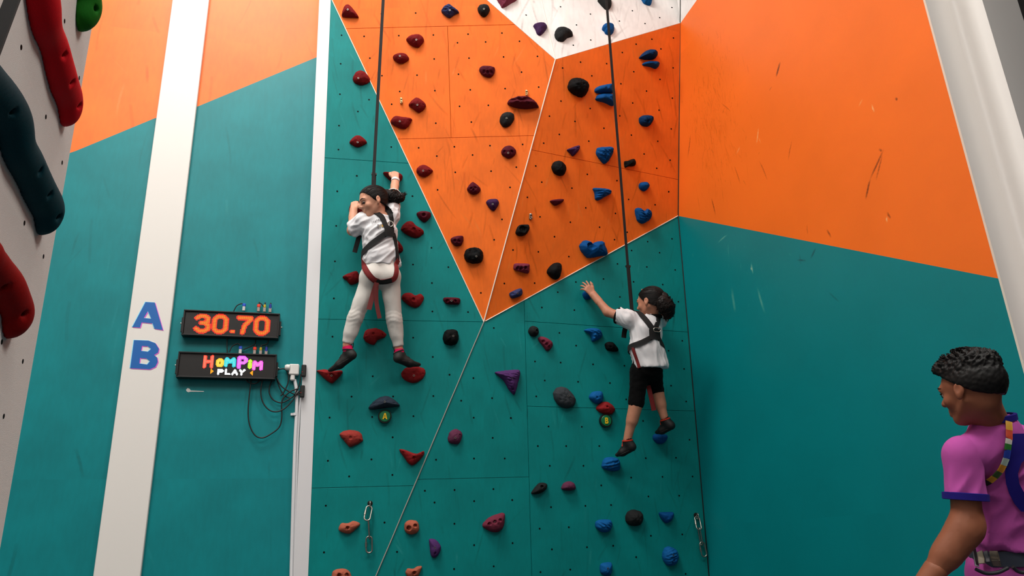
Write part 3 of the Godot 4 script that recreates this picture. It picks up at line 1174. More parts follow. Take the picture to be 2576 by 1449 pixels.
# a strap that lies on the fields along a line of pixels; extra: how far it goes on round the body at its two ends
func strap(fields: Array, pxs: Array, z0: float, z1: float, w: float, thick := 0.003, lift := 0.002, extra := [0.0, 0.0]) -> ArrayMesh:
	var line := []
	for k in range(0, pxs.size(), 2):
		line.append(Vector2(pxs[k], pxs[k + 1]))
	line = spline(line, 7) if line.size() > 2 else spline([line[0], line[0].lerp(line[1], 0.33), line[0].lerp(line[1], 0.67), line[1]], 6)
	var pts := []
	for q in line:
		var p := meet(fields, q.x, q.y, z0, z1)
		if p != Vector3.INF:
			pts.append(p)
	if pts.size() < 2:
		return null
	for e in 2:
		var left: float = extra[e]
		while left > 0.0:
			var a: Vector3 = pts[pts.size() - 1] if e == 1 else pts[0]
			var c: Vector3 = pts[maxi(pts.size() - 3, 0)] if e == 1 else pts[mini(2, pts.size() - 1)]
			var n := slope(fields, a)
			var t := a - c
			t = (t - n * t.dot(n)).normalized()
			var p := a + t * 0.012
			p -= slope(fields, p) * near(fields, p)
			if e == 1:
				pts.append(p)
			else:
				pts.push_front(p)
			left -= 0.012
	# smooth the run
	for it in 2:
		var sm := pts.duplicate()
		for i in range(1, pts.size() - 1):
			sm[i] = (pts[i - 1] + pts[i] * 2.0 + pts[i + 1]) / 4.0
		pts = sm
	var b := MB.new()
	var cols := 5
	var rows := pts.size()
	var first := b.v.size()
	for layer in 2:
		for i in rows:
			var t: Vector3 = (pts[mini(i + 1, rows - 1)] - pts[maxi(i - 1, 0)]).normalized()
			var n := slope(fields, pts[i])
			var s := n.cross(t).normalized()
			for k in cols:
				var p: Vector3 = pts[i] + s * w * (float(k) / (cols - 1) - 0.5)
				for it in 2:
					var g := near(fields, p)
					if g < 0.5:
						p += n * clampf(lift + thick * layer - g, -0.004, 0.02)
				b.vert(p, n)
	var per := rows * cols
	for i in rows - 1:
		for k in cols - 1:
			var a := first + i * cols + k
			for layer in 2:
				var q := a + layer * per
				if layer == 1:
					b.idx.append_array([q, q + 1, q + cols + 1, q, q + cols + 1, q + cols])
				else:
					b.idx.append_array([q, q + cols + 1, q + 1, q, q + cols, q + cols + 1])
		for k in [0, cols - 1]:
			var a := first + i * cols + (k as int)
			b.idx.append_array([a, a + per, a + per + cols, a, a + per + cols, a + cols])
	b.smooth_normals()
	# both sides are drawn; make the outer layer face outwards
	for i in range(per, per * 2):
		if b.n[i].dot(slope(fields, b.v[i])) < 0:
			for j in b.n.size():
				b.n[j] = -b.n[j]
			for j in range(0, b.idx.size(), 3):
				var sw := b.idx[j + 1]
				b.idx[j + 1] = b.idx[j + 2]
				b.idx[j + 2] = sw
		break
	return b.mesh()


# ------------------------------------------------------------------ climbing holds
# [window, wall, colour, height in metres, label, outline in the window's pixels, options]
# options: b bolt [x, y]; d pockets [x, y, radius, depth in metres]; r ridges [angle, wavelength, depth]; p profile power; k peak shift [x, y]
const HOLDS := [
	["b", "C", "red", .045, "dark red pointed hold between the teal triangle's tip and the black belay strap", [272, 38, 300, 50, 355, 125, 320, 130, 240, 125, 235, 100, 250, 55], {"b": [275, 70], "d": [[335, 102, 7, .008]]}],
	["b", "C", "slate", .05, "striped blue-violet shell hold next to the topmost charcoal stone hold", [1015, 36, 1050, 60, 1088, 92, 1060, 105, 1020, 132, 985, 115, 958, 88, 970, 60, 995, 42], {"b": [1018, 75], "r": [80, .013, .004]}],
	["b", "C", "charcoal", .05, "charcoal stone hold beside the lower edge of the white panel", [1265, 38, 1300, 45, 1310, 80, 1280, 123, 1245, 115, 1222, 75, 1235, 45], {"b": [1268, 65]}],
	["b", "C", "red", .05, "dark red rounded hold above another dark red hold, under the top orange seam", [701, 292, 740, 262, 800, 257, 830, 285, 822, 315, 790, 347, 740, 335], {"b": [775, 290], "d": [[812, 312, 6, .006]]}],
	["b", "C", "red", .045, "dark red bean-shaped hold just below the rounded red hold on orange", [608, 412, 640, 395, 690, 393, 722, 425, 700, 455, 655, 465, 612, 440], {"b": [655, 408]}],
	["b", "C", "maroon", .045, "dark plum hold with finger pockets alone in the orange field", [1232, 508, 1260, 485, 1340, 492, 1345, 530, 1325, 562, 1290, 565, 1250, 545], {"d": [[1270, 522, 12, .012], [1295, 527, 12, .012], [1320, 525, 12, .012]]}],
	["b", "A", "red", .045, "dark red rounded hold on teal against the diagonal bead, upper one", [312, 570, 335, 530, 375, 520, 415, 545, 437, 595, 380, 622, 325, 605], {"b": [352, 570], "d": [[415, 585, 6, .006]]}],
	["b", "C", "red", .045, "dark red fish-shaped hold beside the small brass anchor", [720, 765, 765, 718, 800, 722, 843, 760, 835, 795, 795, 822, 755, 800], {"b": [782, 765], "d": [[742, 765, 6, .006], [825, 760, 6, .006]]}],
	["b", "C", "red", .045, "dark red curved hold at the bead just under the brass anchor", [590, 880, 620, 850, 670, 855, 735, 865, 738, 890, 700, 938, 650, 935, 595, 905], {"b": [655, 885], "d": [[725, 878, 6, .006]]}],
	["b", "C", "maroon", .065, "wide wine-coloured lip-shaped hold under an anchor near the orange ridge", [1443, 740, 1475, 728, 1520, 712, 1570, 710, 1630, 735, 1667, 778, 1640, 790, 1560, 797, 1490, 785, 1445, 765], {"r": [90, .038, .009], "p": 3.0}],
	["b", "C", "charcoal", .045, "charcoal pebble hold beneath the wide wine-coloured lip hold", [1435, 820, 1480, 830, 1488, 870, 1460, 915, 1415, 930, 1382, 890, 1395, 840], {"b": [1433, 862]}],
	["b", "A", "red", .04, "dark red eye-shaped hold on teal between white board and belay strap", [288, 1038, 320, 1000, 350, 990, 385, 1005, 414, 1040, 380, 1065, 345, 1075, 310, 1060], {"b": [347, 1037]}],
	["b", "C", "maroon", .045, "plum hold with three pockets below the charcoal pebble on orange", [1395, 1100, 1425, 1070, 1465, 1066, 1500, 1095, 1495, 1130, 1450, 1157, 1400, 1130], {"b": [1445, 1115], "d": [[1418, 1105, 10, .01], [1470, 1105, 10, .01]]}],
	["b", "C", "red", .04, "brownish red eye-shaped hold on orange by the climber's raised hand", [775, 1245, 800, 1212, 840, 1205, 895, 1245, 870, 1275, 835, 1292, 795, 1280], {"b": [825, 1245], "d": [[868, 1245, 6, .006], [790, 1258, 6, .006]]}],
	["b", "C", "maroon", .045, "small purple pentagon hold with pockets in the middle orange panel", [1145, 1375, 1180, 1332, 1200, 1335, 1243, 1375, 1230, 1408, 1190, 1420, 1160, 1405], {"d": [[1175, 1375, 10, .01], [1205, 1370, 10, .01], [1190, 1385, 8, .008]]}],
	["d", "A", "red", .055, "red triangular hold gripped by the raised hand of the climbing girl", [475, 92, 520, 92, 590, 100, 600, 130, 570, 160, 545, 158, 505, 128], {"d": [[490, 100, 5, .006]]}],
	["c", "U", "wine", .05, "pink knobbly hold cut off at the top of the white panel", [205, -20, 340, -20, 345, 5, 310, 25, 270, 50, 240, 60, 228, 40, 205, 5], {"r": [20, .02, .006]}],
	["c", "U", "purple", .04, "blue-violet rounded triangle hold on the narrow white panel", [467, 190, 490, 175, 545, 175, 567, 205, 540, 245, 515, 262, 495, 250, 480, 215], {"b": [515, 215], "d": [[515, 240, 6, .006]]}],
	["c", "V", "charcoal", .055, "charcoal boulder hold on white beside the fold of the white panels", [622, 255, 640, 215, 690, 210, 740, 235, 755, 265, 715, 280, 685, 305, 640, 295], {}],
	["c", "V", "charcoal", .055, "dark grey hold at the top of the white panel behind the strap", [938, 0, 940, 15, 970, 50, 1000, 75, 1030, 60, 1037, 20, 1020, -10, 960, -20], {}],
	["c", "V", "bright_blue", .05, "bright blue ridged hold at the top of the white panel", [1255, -15, 1330, -15, 1325, 35, 1310, 42, 1290, 35, 1270, 25], {"r": [70, .016, .005]}],
	["c", "V", "blue", .05, "blue notched hold on white half hidden by the belay strap", [968, 215, 980, 188, 1010, 180, 1050, 190, 1055, 230, 1030, 258, 995, 250, 985, 235], {}],
	["c", "D", "deep_blue", .07, "dark blue upper lobe of the topmost paired holds on orange", [1240, 420, 1270, 385, 1310, 366, 1355, 375, 1367, 405, 1345, 434, 1290, 438, 1250, 430], {}],
	["c", "D", "blue", .055, "dark blue lower lobe of the topmost paired holds on orange", [1262, 466, 1300, 452, 1370, 456, 1383, 475, 1360, 503, 1320, 490, 1270, 480], {}],
	["c", "D", "black", .085, "large black boulder hold near the top of the shaded orange panel", [718, 625, 740, 580, 790, 573, 850, 600, 868, 640, 850, 690, 815, 712, 760, 690, 725, 660], {"d": [[770, 590, 5, .006], [800, 592, 5, .006], [835, 612, 5, .006]]}],
	["c", "D", "blue", .06, "blue upper bar of the paired holds behind the belay strap", [915, 655, 940, 632, 1035, 615, 1045, 640, 1045, 680, 960, 685, 920, 675], {}],
	["c", "D", "blue", .065, "blue lower bar of the paired holds behind the belay strap", [922, 715, 950, 690, 1045, 692, 1050, 740, 1045, 775, 985, 750, 930, 735], {}],
	["c", "D", "deep_blue", .055, "navy creased hold below the paired lobes near the dark corner", [1237, 865, 1270, 843, 1330, 848, 1337, 880, 1310, 920, 1275, 922, 1245, 905], {"d": [[1305, 885, 10, .012]], "r": [30, .022, .005]}],
	["c", "D", "purple", .05, "small purple wedge hold above the seam on shaded orange", [712, 1095, 740, 1080, 795, 1062, 803, 1085, 780, 1120, 755, 1140, 735, 1120], {"d": [[788, 1080, 7, .008]]}],
	["c", "D", "blue", .06, "large blue fluted cone hold just above the seam by the strap", [925, 1110, 935, 1080, 985, 1073, 1040, 1075, 1048, 1105, 1030, 1150, 990, 1197, 955, 1170, 930, 1135], {"r": [60, .02, .006]}],
	["c", "D", "black", .06, "black egg-shaped hold just below the seam on shaded orange", [600, 1215, 625, 1178, 670, 1180, 703, 1225, 690, 1275, 655, 1282, 615, 1260], {}],
	["c", "D", "black", .045, "small black spool-shaped hold between the strap and the corner", [1130, 1180, 1150, 1175, 1195, 1160, 1210, 1180, 1205, 1210, 1160, 1215, 1135, 1222], {"d": [[1148, 1195, 7, .012]]}],
	["e", "D", "blue", .055, "blue striped fan hold beside the strap below the fluted cone", [1055, 90, 1100, 85, 1180, 92, 1217, 110, 1210, 140, 1165, 165, 1110, 195, 1075, 185, 1070, 140], {"r": [95, .017, .006]}],
	["e", "D", "blue", .05, "small plain blue round hold between the strap and the corner", [1472, 60, 1490, 35, 1540, 30, 1565, 65, 1545, 100, 1515, 114, 1480, 90], {}],
	["e", "C", "purple", .04, "dark violet rounded triangle hold on orange beside the middle of the ridge bead", [83, 215, 110, 190, 175, 185, 200, 215, 180, 265, 150, 293, 110, 265], {"b": [143, 230], "d": [[152, 262, 7, .006]]}],
	["e", "D", "maroon", .045, "small plum half-moon hold in the middle of the shaded orange panel", [665, 200, 720, 187, 783, 187, 775, 215, 715, 245, 680, 225], {}],
	["e", "D", "blue", .06, "blue ridged shell hold with a notch near the corner junction", [1437, 290, 1455, 265, 1500, 275, 1530, 290, 1550, 275, 1585, 310, 1575, 365, 1530, 400, 1495, 408, 1455, 375], {"r": [70, .016, .006], "d": [[1530, 285, 22, .03]]}],
	["e", "D", "black", .06, "black hollow cup-shaped hold under the steel anchor", [350, 480, 375, 430, 410, 417, 465, 420, 470, 465, 440, 510, 390, 523, 355, 505], {"d": [[420, 455, 30, .035]]}],
	["e", "D", "blue", .08, "large blue lumpy hold straddling the pale bead above the climber's hand", [930, 620, 965, 565, 1000, 570, 1035, 600, 1080, 575, 1140, 572, 1165, 620, 1183, 690, 1120, 705, 1020, 722, 970, 690], {"d": [[1040, 610, 30, .03], [960, 660, 20, .015]]}],
	["e", "D", "wine", .05, "wine-coloured split jug hold on shaded orange near the ridge foot", [340, 775, 400, 770, 470, 778, 475, 810, 465, 860, 400, 850, 335, 825], {"d": [[375, 812, 14, .02], [405, 815, 14, .02], [440, 812, 14, .02]]}],
	["e", "D", "black", .055, "black teardrop hold resting over the pale bead", [635, 845, 660, 800, 710, 765, 760, 775, 765, 840, 745, 905, 705, 918, 660, 890], {}],
	["e", "D", "slate", .045, "grey-violet finger hold lowest on the shaded orange panel", [293, 1050, 310, 1030, 380, 1000, 405, 1005, 412, 1045, 390, 1070, 325, 1090, 300, 1075], {"b": [370, 1043], "d": [[325, 1045, 12, .014]]}],
	["x", "A", "red", .05, "red hold behind the face of the girl in white leggings", [878, 530, 885, 510, 905, 508, 916, 535, 912, 555, 885, 550], {}],
	["d", "A", "maroon", .045, "dark plum folded hold at the bead beside the girl's ponytail", [693, 355, 730, 342, 785, 352, 780, 385, 745, 412, 710, 390], {"d": [[740, 365, 12, .015]]}],
	["d", "A", "red", .045, "red curved hold beside the harness of the girl in white leggings", [590, 455, 620, 415, 660, 408, 690, 435, 735, 465, 735, 490, 690, 515, 630, 495, 600, 470], {"d": [[675, 458, 12, .012], [715, 468, 5, .006], [612, 455, 5, .006]]}],
	["d", "A", "red", .045, "red hold half hidden behind the waist of the girl in white leggings", [535, 540, 565, 528, 600, 570, 605, 595, 585, 612, 550, 608], {"d": [[588, 588, 5, .006]]}],
	["d", "A", "red", .045, "red pointed hold half hidden behind the thigh in white leggings", [212, 768, 260, 742, 310, 735, 320, 795, 270, 820, 240, 795], {}],
	["d", "C", "maroon", .045, "dark plum pocketed hold above the flat-faced black hold", [915, 525, 935, 508, 990, 500, 998, 525, 985, 560, 950, 568, 925, 550], {"d": [[945, 532, 10, .012], [968, 535, 10, .012]]}],
	["d", "C", "black", .06, "large black hold with a flat dished top at the lower tip of orange", [1003, 625, 1020, 590, 1065, 577, 1110, 588, 1127, 625, 1115, 670, 1065, 682, 1015, 665], {"b": [1082, 633], "d": [[1062, 598, 26, .02]], "p": 3.4}],
	["d", "A", "crimson", .045, "red boomerang hold beside the knees of the girl in white leggings", [595, 905, 610, 878, 650, 872, 685, 890, 720, 880, 740, 905, 720, 950, 680, 968, 630, 945], {"d": [[672, 915, 11, .012], [610, 905, 5, .006], [728, 912, 5, .006]]}],
	["d", "A", "maroon", .04, "small maroon split bar hold near the meeting point of the beads", [866, 910, 890, 902, 970, 908, 970, 945, 920, 947, 880, 940], {"b": [920, 922], "d": [[895, 922, 9, .012], [945, 924, 9, .012]]}],
	["d", "A", "crimson", .045, "red rounded hold between the calves of the girl in white leggings", [347, 1150, 370, 1112, 435, 1103, 490, 1135, 488, 1160, 440, 1180, 415, 1210, 370, 1195, 350, 1170], {"d": [[413, 1140, 10, .01], [365, 1145, 5, .006], [470, 1140, 5, .006]]}],
	["d", "A", "black", .06, "black round drum hold on teal below the small maroon bar", [863, 1160, 880, 1120, 920, 1110, 955, 1120, 966, 1160, 955, 1200, 915, 1214, 875, 1200], {"b": [932, 1152], "p": 3.0}],
	["g", "A", "crimson", .045, "red triangular hold under a toe, touching the narrow white board", [205, 85, 260, 78, 300, 90, 370, 85, 365, 115, 320, 160, 295, 168, 250, 135, 215, 100], {"b": [300, 118]}],
	["g", "A", "crimson", .045, "red oval hold under the other shoe of the girl in white leggings", [763, 105, 790, 70, 850, 55, 910, 70, 925, 100, 905, 140, 850, 168, 800, 155, 770, 130], {"b": [848, 118], "d": [[782, 105, 6, .006], [908, 105, 6, .006]]}],
	["g", "A", "navy", .075, "dark slate half-dome hold above the button marked A", [548, 330, 580, 290, 630, 260, 680, 258, 725, 285, 753, 315, 740, 325, 650, 335, 570, 345], {"b": [655, 292], "d": [[590, 300, 6, .006], [718, 300, 6, .006]]}],
	["g", "A", "coral", .045, "coral red rounded hold below and beside the button marked A", [355, 510, 380, 487, 430, 480, 485, 492, 508, 530, 500, 558, 430, 593, 400, 570, 375, 540], {"d": [[428, 532, 11, .01], [385, 540, 5, .006], [490, 548, 5, .006]]}],
	["g", "A", "crimson", .045, "red bird-shaped hold against the grey diagonal bead", [750, 610, 790, 612, 840, 632, 880, 637, 910, 620, 917, 640, 885, 680, 845, 712, 815, 705, 785, 665], {"d": [[848, 665, 10, .01], [780, 625, 5, .006], [905, 635, 5, .006]]}],
	["g", "E", "mauve", .04, "small plum ear-shaped hold beside the grey diagonal bead", [1073, 545, 1085, 495, 1125, 473, 1165, 495, 1167, 525, 1145, 570, 1095, 570], {"b": [1123, 532], "d": [[1155, 512, 6, .006]]}],
	["g", "E", "violet", .055, "purple striped triangular hold on the lower teal panel", [1386, 100, 1430, 88, 1520, 80, 1552, 90, 1540, 160, 1515, 243, 1480, 215, 1440, 150], {"b": [1500, 138], "d": [[1507, 208, 7, .008]], "r": [75, .016, .004]}],
	["g", "A", "salmon", .04, "salmon pink fish-shaped hold beside the steel quick links", [347, 1140, 365, 1100, 410, 1098, 450, 1083, 490, 1105, 460, 1140, 420, 1167, 375, 1160], {"d": [[408, 1130, 11, .02]]}],
	["g", "E", "salmon", .045, "salmon round hold with two sockets like a face", [783, 1120, 800, 1085, 835, 1077, 870, 1088, 883, 1125, 870, 1160, 830, 1173, 795, 1160], {"d": [[815, 1132, 15, .025], [856, 1115, 12, .02], [833, 1086, 5, .008]]}],
	["g", "E", "violet", .04, "lilac half-disc hold low beside the grey diagonal bead", [950, 1207, 985, 1205, 1015, 1230, 1027, 1262, 1010, 1310, 980, 1328, 960, 1310, 952, 1250], {"b": [988, 1262], "d": [[990, 1297, 7, .008]]}],
	["g", "E", "wine", .05, "dusty pink clam hold with a central crease on lower teal", [1302, 1112, 1340, 1065, 1400, 1038, 1445, 1032, 1450, 1080, 1435, 1135, 1390, 1160, 1330, 1140], {"b": [1387, 1092], "d": [[1350, 1103, 10, .014], [1385, 1090, 12, .014], [1420, 1078, 10, .014]]}],
	["g", "A", "salmon", .045, "salmon hold with sockets cut off at the bottom below the quick links", [303, 1440, 320, 1410, 370, 1400, 410, 1410, 430, 1440, 425, 1480, 310, 1480], {"d": [[352, 1445, 14, .025], [403, 1442, 12, .02]]}],
	["g", "E", "salmon", .045, "orange-salmon twisted hold low beside the grey diagonal bead", [792, 1430, 805, 1400, 845, 1400, 870, 1385, 900, 1385, 890, 1420, 870, 1455, 820, 1465], {"d": [[850, 1428, 12, .025]]}],
	["h", "E", "charcoal", .05, "small dark grey round hold with pores above a red bar hold", [108, 75, 118, 52, 140, 46, 162, 60, 166, 85, 150, 103, 125, 103], {"d": [[157, 70, 5, .012]]}],
	["h", "E", "wine", .04, "dull red slanting bar hold below the small grey round hold", [163, 120, 180, 105, 215, 115, 245, 140, 240, 165, 215, 187, 195, 165], {"d": [[195, 132, 8, .012], [212, 148, 8, .012], [225, 162, 7, .01]]}],
	["h", "E", "bright_blue", .055, "blue curled hold beside the arm of the girl in black leggings", [422, 70, 460, 58, 500, 62, 520, 85, 518, 110, 490, 128, 465, 130, 455, 95], {"r": [60, .02, .006]}],
	["h", "E", "black", .045, "small black pebble hold beside the waist of the girl in black leggings", [538, 150, 555, 135, 580, 138, 605, 165, 613, 185, 590, 190, 550, 180], {"d": [[572, 162, 5, .008]]}],
	["h", "E", "grey", .06, "large grey tilted disc hold with a paler face on teal", [247, 430, 265, 395, 305, 388, 345, 415, 373, 460, 360, 495, 315, 507, 270, 480], {"b": [335, 437], "d": [[290, 460, 5, .006]], "p": 3.0}],
	["h", "E", "bright_blue", .05, "blue angular hold touching the red hold above button B", [450, 440, 470, 415, 515, 412, 527, 440, 520, 475, 490, 482, 458, 460], {"d": [[495, 447, 6, .008]]}],
	["h", "E", "crimson", .05, "red diamond hold directly above the button marked B", [490, 510, 510, 480, 545, 470, 580, 490, 594, 520, 570, 543, 520, 535], {"d": [[552, 500, 6, .01], [573, 525, 4, .006], [503, 510, 4, .006]]}],
	["h", "E", "bright_blue", .06, "blue ridged hold just below the lower shoe of the second girl", [520, 825, 535, 790, 570, 780, 610, 790, 622, 820, 615, 855, 570, 860, 530, 845], {"b": [582, 832], "r": [100, .022, .006]}],
	["h", "E", "blue", .06, "blue hold under the raised shoe of the girl in black leggings", [807, 672, 820, 652, 880, 655, 885, 680, 860, 707, 825, 700], {}],
	["h", "E", "charcoal", .045, "dark grey pointed hold low on teal beside the vertical seam", [125, 983, 150, 945, 175, 925, 210, 930, 212, 955, 185, 980, 150, 990], {"d": [[185, 947, 8, .016]]}],
	["h", "E", "mauve", .045, "plum half-moon hold low on teal next to the dark grey pointed hold", [295, 960, 305, 930, 335, 917, 365, 928, 373, 960, 335, 970], {}],
	["h", "E", "charcoal", .07, "dark grey domed hold low on the shaded teal panel", [653, 1125, 665, 1090, 700, 1075, 740, 1090, 750, 1125, 735, 1160, 700, 1168, 665, 1155], {}],
	["h", "E", "blue", .05, "blue flat-topped hold low on teal beside the dark grey dome", [842, 1095, 880, 1090, 922, 1092, 915, 1130, 885, 1152, 860, 1135], {}],
	["h", "E", "bright_blue", .055, "blue slanted ridged hold low on teal, other side of the grey dome", [485, 1150, 510, 1132, 570, 1135, 577, 1170, 560, 1198, 525, 1203, 490, 1180], {"r": [50, .022, .005]}],
	["h", "E", "bright_blue", .06, "blue striped egg-shaped hold lowest near the corner quick links", [860, 1330, 875, 1290, 905, 1283, 940, 1305, 949, 1350, 930, 1385, 890, 1390, 868, 1365], {"b": [925, 1335], "r": [110, .017, .005]}],
	["h", "E", "bright_blue", .05, "blue cube-like hold lowest of the column of blue holds", [510, 1400, 520, 1378, 570, 1372, 577, 1405, 570, 1440, 540, 1447, 515, 1430], {"b": [557, 1407]}],
	["f", "E", "blue", .06, "blue hold under the outstretched hand of the girl in black leggings", [188, 168, 215, 150, 252, 165, 247, 205, 215, 214, 195, 197], {}]]


func make_holds() -> void:
	for h in HOLDS:
		hold(h)


func hold(h: Array) -> void:
	var key: String = h[1]
	var H: float = h[3]
	var opt: Dictionary = h[6]
	var raw := []
	for k in range(0, h[5].size(), 2):
		var p := zx(h[0], h[5][k], h[5][k + 1])
		raw.append(px2(key, p.x, p.y))
	var line := spline(raw, 7, true)
	var c := Vector2.ZERO
	for q in line:
		c += q
	c /= line.size()
	var size := 0.0
	for q in line:
		size += q.distance_to(c) / line.size()
	var pw: float = opt.get("p", 2.0)
	var pockets := []
	for d in opt.get("d", []):
		var p := zx(h[0], d[0], d[1])
		var q := px2(key, p.x, p.y, H * 0.75)
		var q2 := px2(key, p.x + d[2] / Z[h[0]][2], p.y, H * 0.75)
		pockets.append([q, q.distance_to(q2), d[3]])
	var ridge: Array = opt.get("r", [])
	var sd := float(names.get("climbing_hold", 0)) * 7.3
	var height := func(q: Vector2, s: float) -> float:
		var e := pow(maxf(1.0 - pow(s, pw), 0.0), 0.5)
		var z := H * e * (1.0 + 0.16 * noise.get_noise_3d(q.x * 22.0 + sd, q.y * 22.0, sd))
		if ridge:
			var g: float = deg_to_rad(ridge[0])
			var w: float = q.dot(Vector2(cos(g), sin(g))) + 0.012 * noise.get_noise_2d(q.x * 18.0 + sd, q.y * 18.0)
			z += 1.8 * ridge[2] * e * sin(TAU * w / ridge[1]) * 0.5
		for d in pockets:
			var f: float = clampf((1.0 - q.distance_to(d[0]) / (d[1] * 1.25)) * 1.6, 0.0, 1.0)
			z -= d[2] * f * f * (3.0 - 2.0 * f)
		return maxf(z, 0.0004)
	var b := MB.new()
	var rings := 20
	var m := line.size()
	var top := b.vert(Vector3(c.x, c.y, height.call(c, 0.0)), Vector3.BACK)
	for i in range(1, rings + 1):
		var s := float(i) / rings
		s = sin(s * PI / 2)
		for q in line:
			var w: Vector2 = c + (q - c) * s * (1.0 + 0.05 * noise.get_noise_2d(q.x * 40.0 + sd, q.y * 40.0) * s)
			b.vert(Vector3(w.x, w.y, height.call(w, s) if i < rings else 0.0), Vector3((w - c).x, (w - c).y, 0.03))
	for k in m:
		b.tri(top, top + 1 + k, top + 1 + (k + 1) % m)
		for i in rings - 1:
			var a := top + 1 + i * m
			b.tri(a + k, a + m + k, a + m + (k + 1) % m)
			b.tri(a + k, a + m + (k + 1) % m, a + (k + 1) % m)
	b.smooth_normals()
	b.shift(Vector3(c.x, c.y, 0))
	var o := thing("climbing_hold", h[4], "climbing hold", Vector3.ZERO, "resin holds bolted to the climbing wall")
	o.transform = frame(key, c, 0.0005)
	part("grip", b.mesh(), M[h[2]], o)
	if opt.has("b"):
		var p := zx(h[0], opt.b[0], opt.b[1])
		var q := px2(key, p.x, p.y, H * 0.9)
		var s := clampf(q.distance_to(c) / maxf(size, 0.01), 0.0, 0.95)
		var z: float = height.call(q, s)
		q = px2(key, p.x, p.y, z)
		var nb := MB.new()
		nb.lathe(Vector3(q.x - c.x, q.y - c.y, z - 0.006), Vector3.BACK, [[0.0066, 0.0], [0.0066, 0.007], [0.0062, 0.008], [0.0042, 0.008], [0.0038, 0.0015], [0.0, 0.001]], 14)
		part("bolt", nb.mesh(), M.steel, o)


# ------------------------------------------------------------------ large rounded holds on the grey panel
func make_long_holds() -> void:
	# rows of [x, y, radius in pixels] along each hold's middle; then pockets
	long_hold("macro_red", "long bright red rounded hold with sockets on grey panel", [[92, -80, 42], [105, 0, 40], [114, 48, 32], [134, 97, 30], [145, 145, 32], [159, 193, 34], [177, 241, 31], [180, 287, 22]], [[168, 140], [186, 210], [204, 268]])
	long_hold("macro_teal", "long dark teal wavy hold with sockets on grey panel", [[-70, 150, 44], [-6, 230, 44], [30, 296, 43], [42, 360, 36], [68, 405, 39], [97, 468, 40], [122, 517, 37], [121, 552, 26]], [[38, 285], [107, 432], [130, 492], [152, 548]])
	long_hold("macro_dark_red", "dark red rounded hold below the dark teal hold on grey panel", [[-50, 600, 36], [10, 692, 35], [32, 741, 34], [46, 783, 32], [40, 811, 24]], [[18, 726], [66, 792]])
	long_hold("macro_green", "green rounded hold at the panel edge above the orange paint", [[222, -80, 30], [227, -5, 27], [225, 22, 26], [219, 47, 18]], [[246, 22]])
	long_hold("macro_green", "green hold end low on the grey panel, mostly out of view", [[-75, 1110, 34], [-26, 1131, 30]], [])


func long_hold(m: String, label: String, rows: Array, pockets: Array) -> void:
	var pts := []
	var rad := []
	var mids := []
	for r in rows:
		mids.append(Vector3(r[0] - 22, r[1], r[2]))
	for r in spline(mids, 4):
		var p := on("L", r.x, r.y)
		pts.append(p)
		rad.append(r.z * -(cam_basis.inverse() * (p - EYE)).z / FOCAL)
	var f := field(pts, 0.09, 0.0045)
	for i in pts.size() - 1:
		f.rod(pts[i], pts[i + 1], rad[i], rad[i + 1], 0.03)
	f.cut(pts[0] - F.L.n * 0.0, -F.L.n)
	for q in pockets:
		var p := meet([f], q[0], q[1], 0.6, 2.6)
		if p != Vector3.INF:
			var n := slope([f], p)
			f.rod(p + n * 0.01, p - n * 0.014, 0.0085, 0.006, 0.005, Vector3.ZERO, 1.0, true)
	var b := MB.new()
	f.surface(b)
	var o := thing("volume_hold", label, "climbing hold", pts[1], "large rounded holds on the grey panel")
	b.shift(pts[1])
	part("grip", b.mesh(), M[m], o)


# ------------------------------------------------------------------ start and stop buttons
func make_buttons() -> void:
	button("A", 968, 1047.5, 17.2, "A", "round black and green button marked A under the half-dome hold")
	button("E", 1524, 1058.5, 15.6, "B", "round black and green button marked B under the red diamond hold")


func glyph(ch: String) -> Array:
	# [outer, hole, hole]: corners in a unit box
	if ch == "A":
		return [[0, 0, .36, 1, .66, 1, 1, 0, .74, 0, .67, .22, .33, .22, .26, 0], [.4, .42, .5, .74, .6, .42]]
	return [[0, 0, 0, 1, .62, 1, .86, .92, .95, .74, .88, .58, .76, .52, .94, .42, 1, .26, .92, .08, .68, 0], [.27, .6, .27, .8, .55, .8, .65, .7, .55, .6], [.27, .2, .27, .42, .58, .42, .7, .31, .58, .2]]


func letter(parent: Node3D, called: String, ch: String, t: Transform3D, w: float, h: float, depth: float, m: Material, shapes = null) -> void:
	var root: CSGPolygon3D
	var gs: Array = shapes if shapes else glyph(ch)
	for i in gs.size():
		var poly := PackedVector2Array()
		for k in range(0, gs[i].size(), 2):
			poly.append(Vector2(gs[i][k], gs[i][k + 1]) if shapes else Vector2((gs[i][k] - 0.5) * w, (gs[i][k + 1] - 0.5) * h))
		var c := CSGPolygon3D.new()
		c.polygon = poly
		c.material = m
		if i == 0:
			root = c
			c.name = called
			c.depth = depth
			parent.add_child(c, true)
			c.transform = t
			c.translate_object_local(Vector3(0, 0, depth))
		else:
			c.name = "counter"
			c.operation = CSGShape3D.OPERATION_SUBTRACTION
			c.depth = depth * 3
			c.position = Vector3(0, 0, depth)
			root.add_child(c, true)


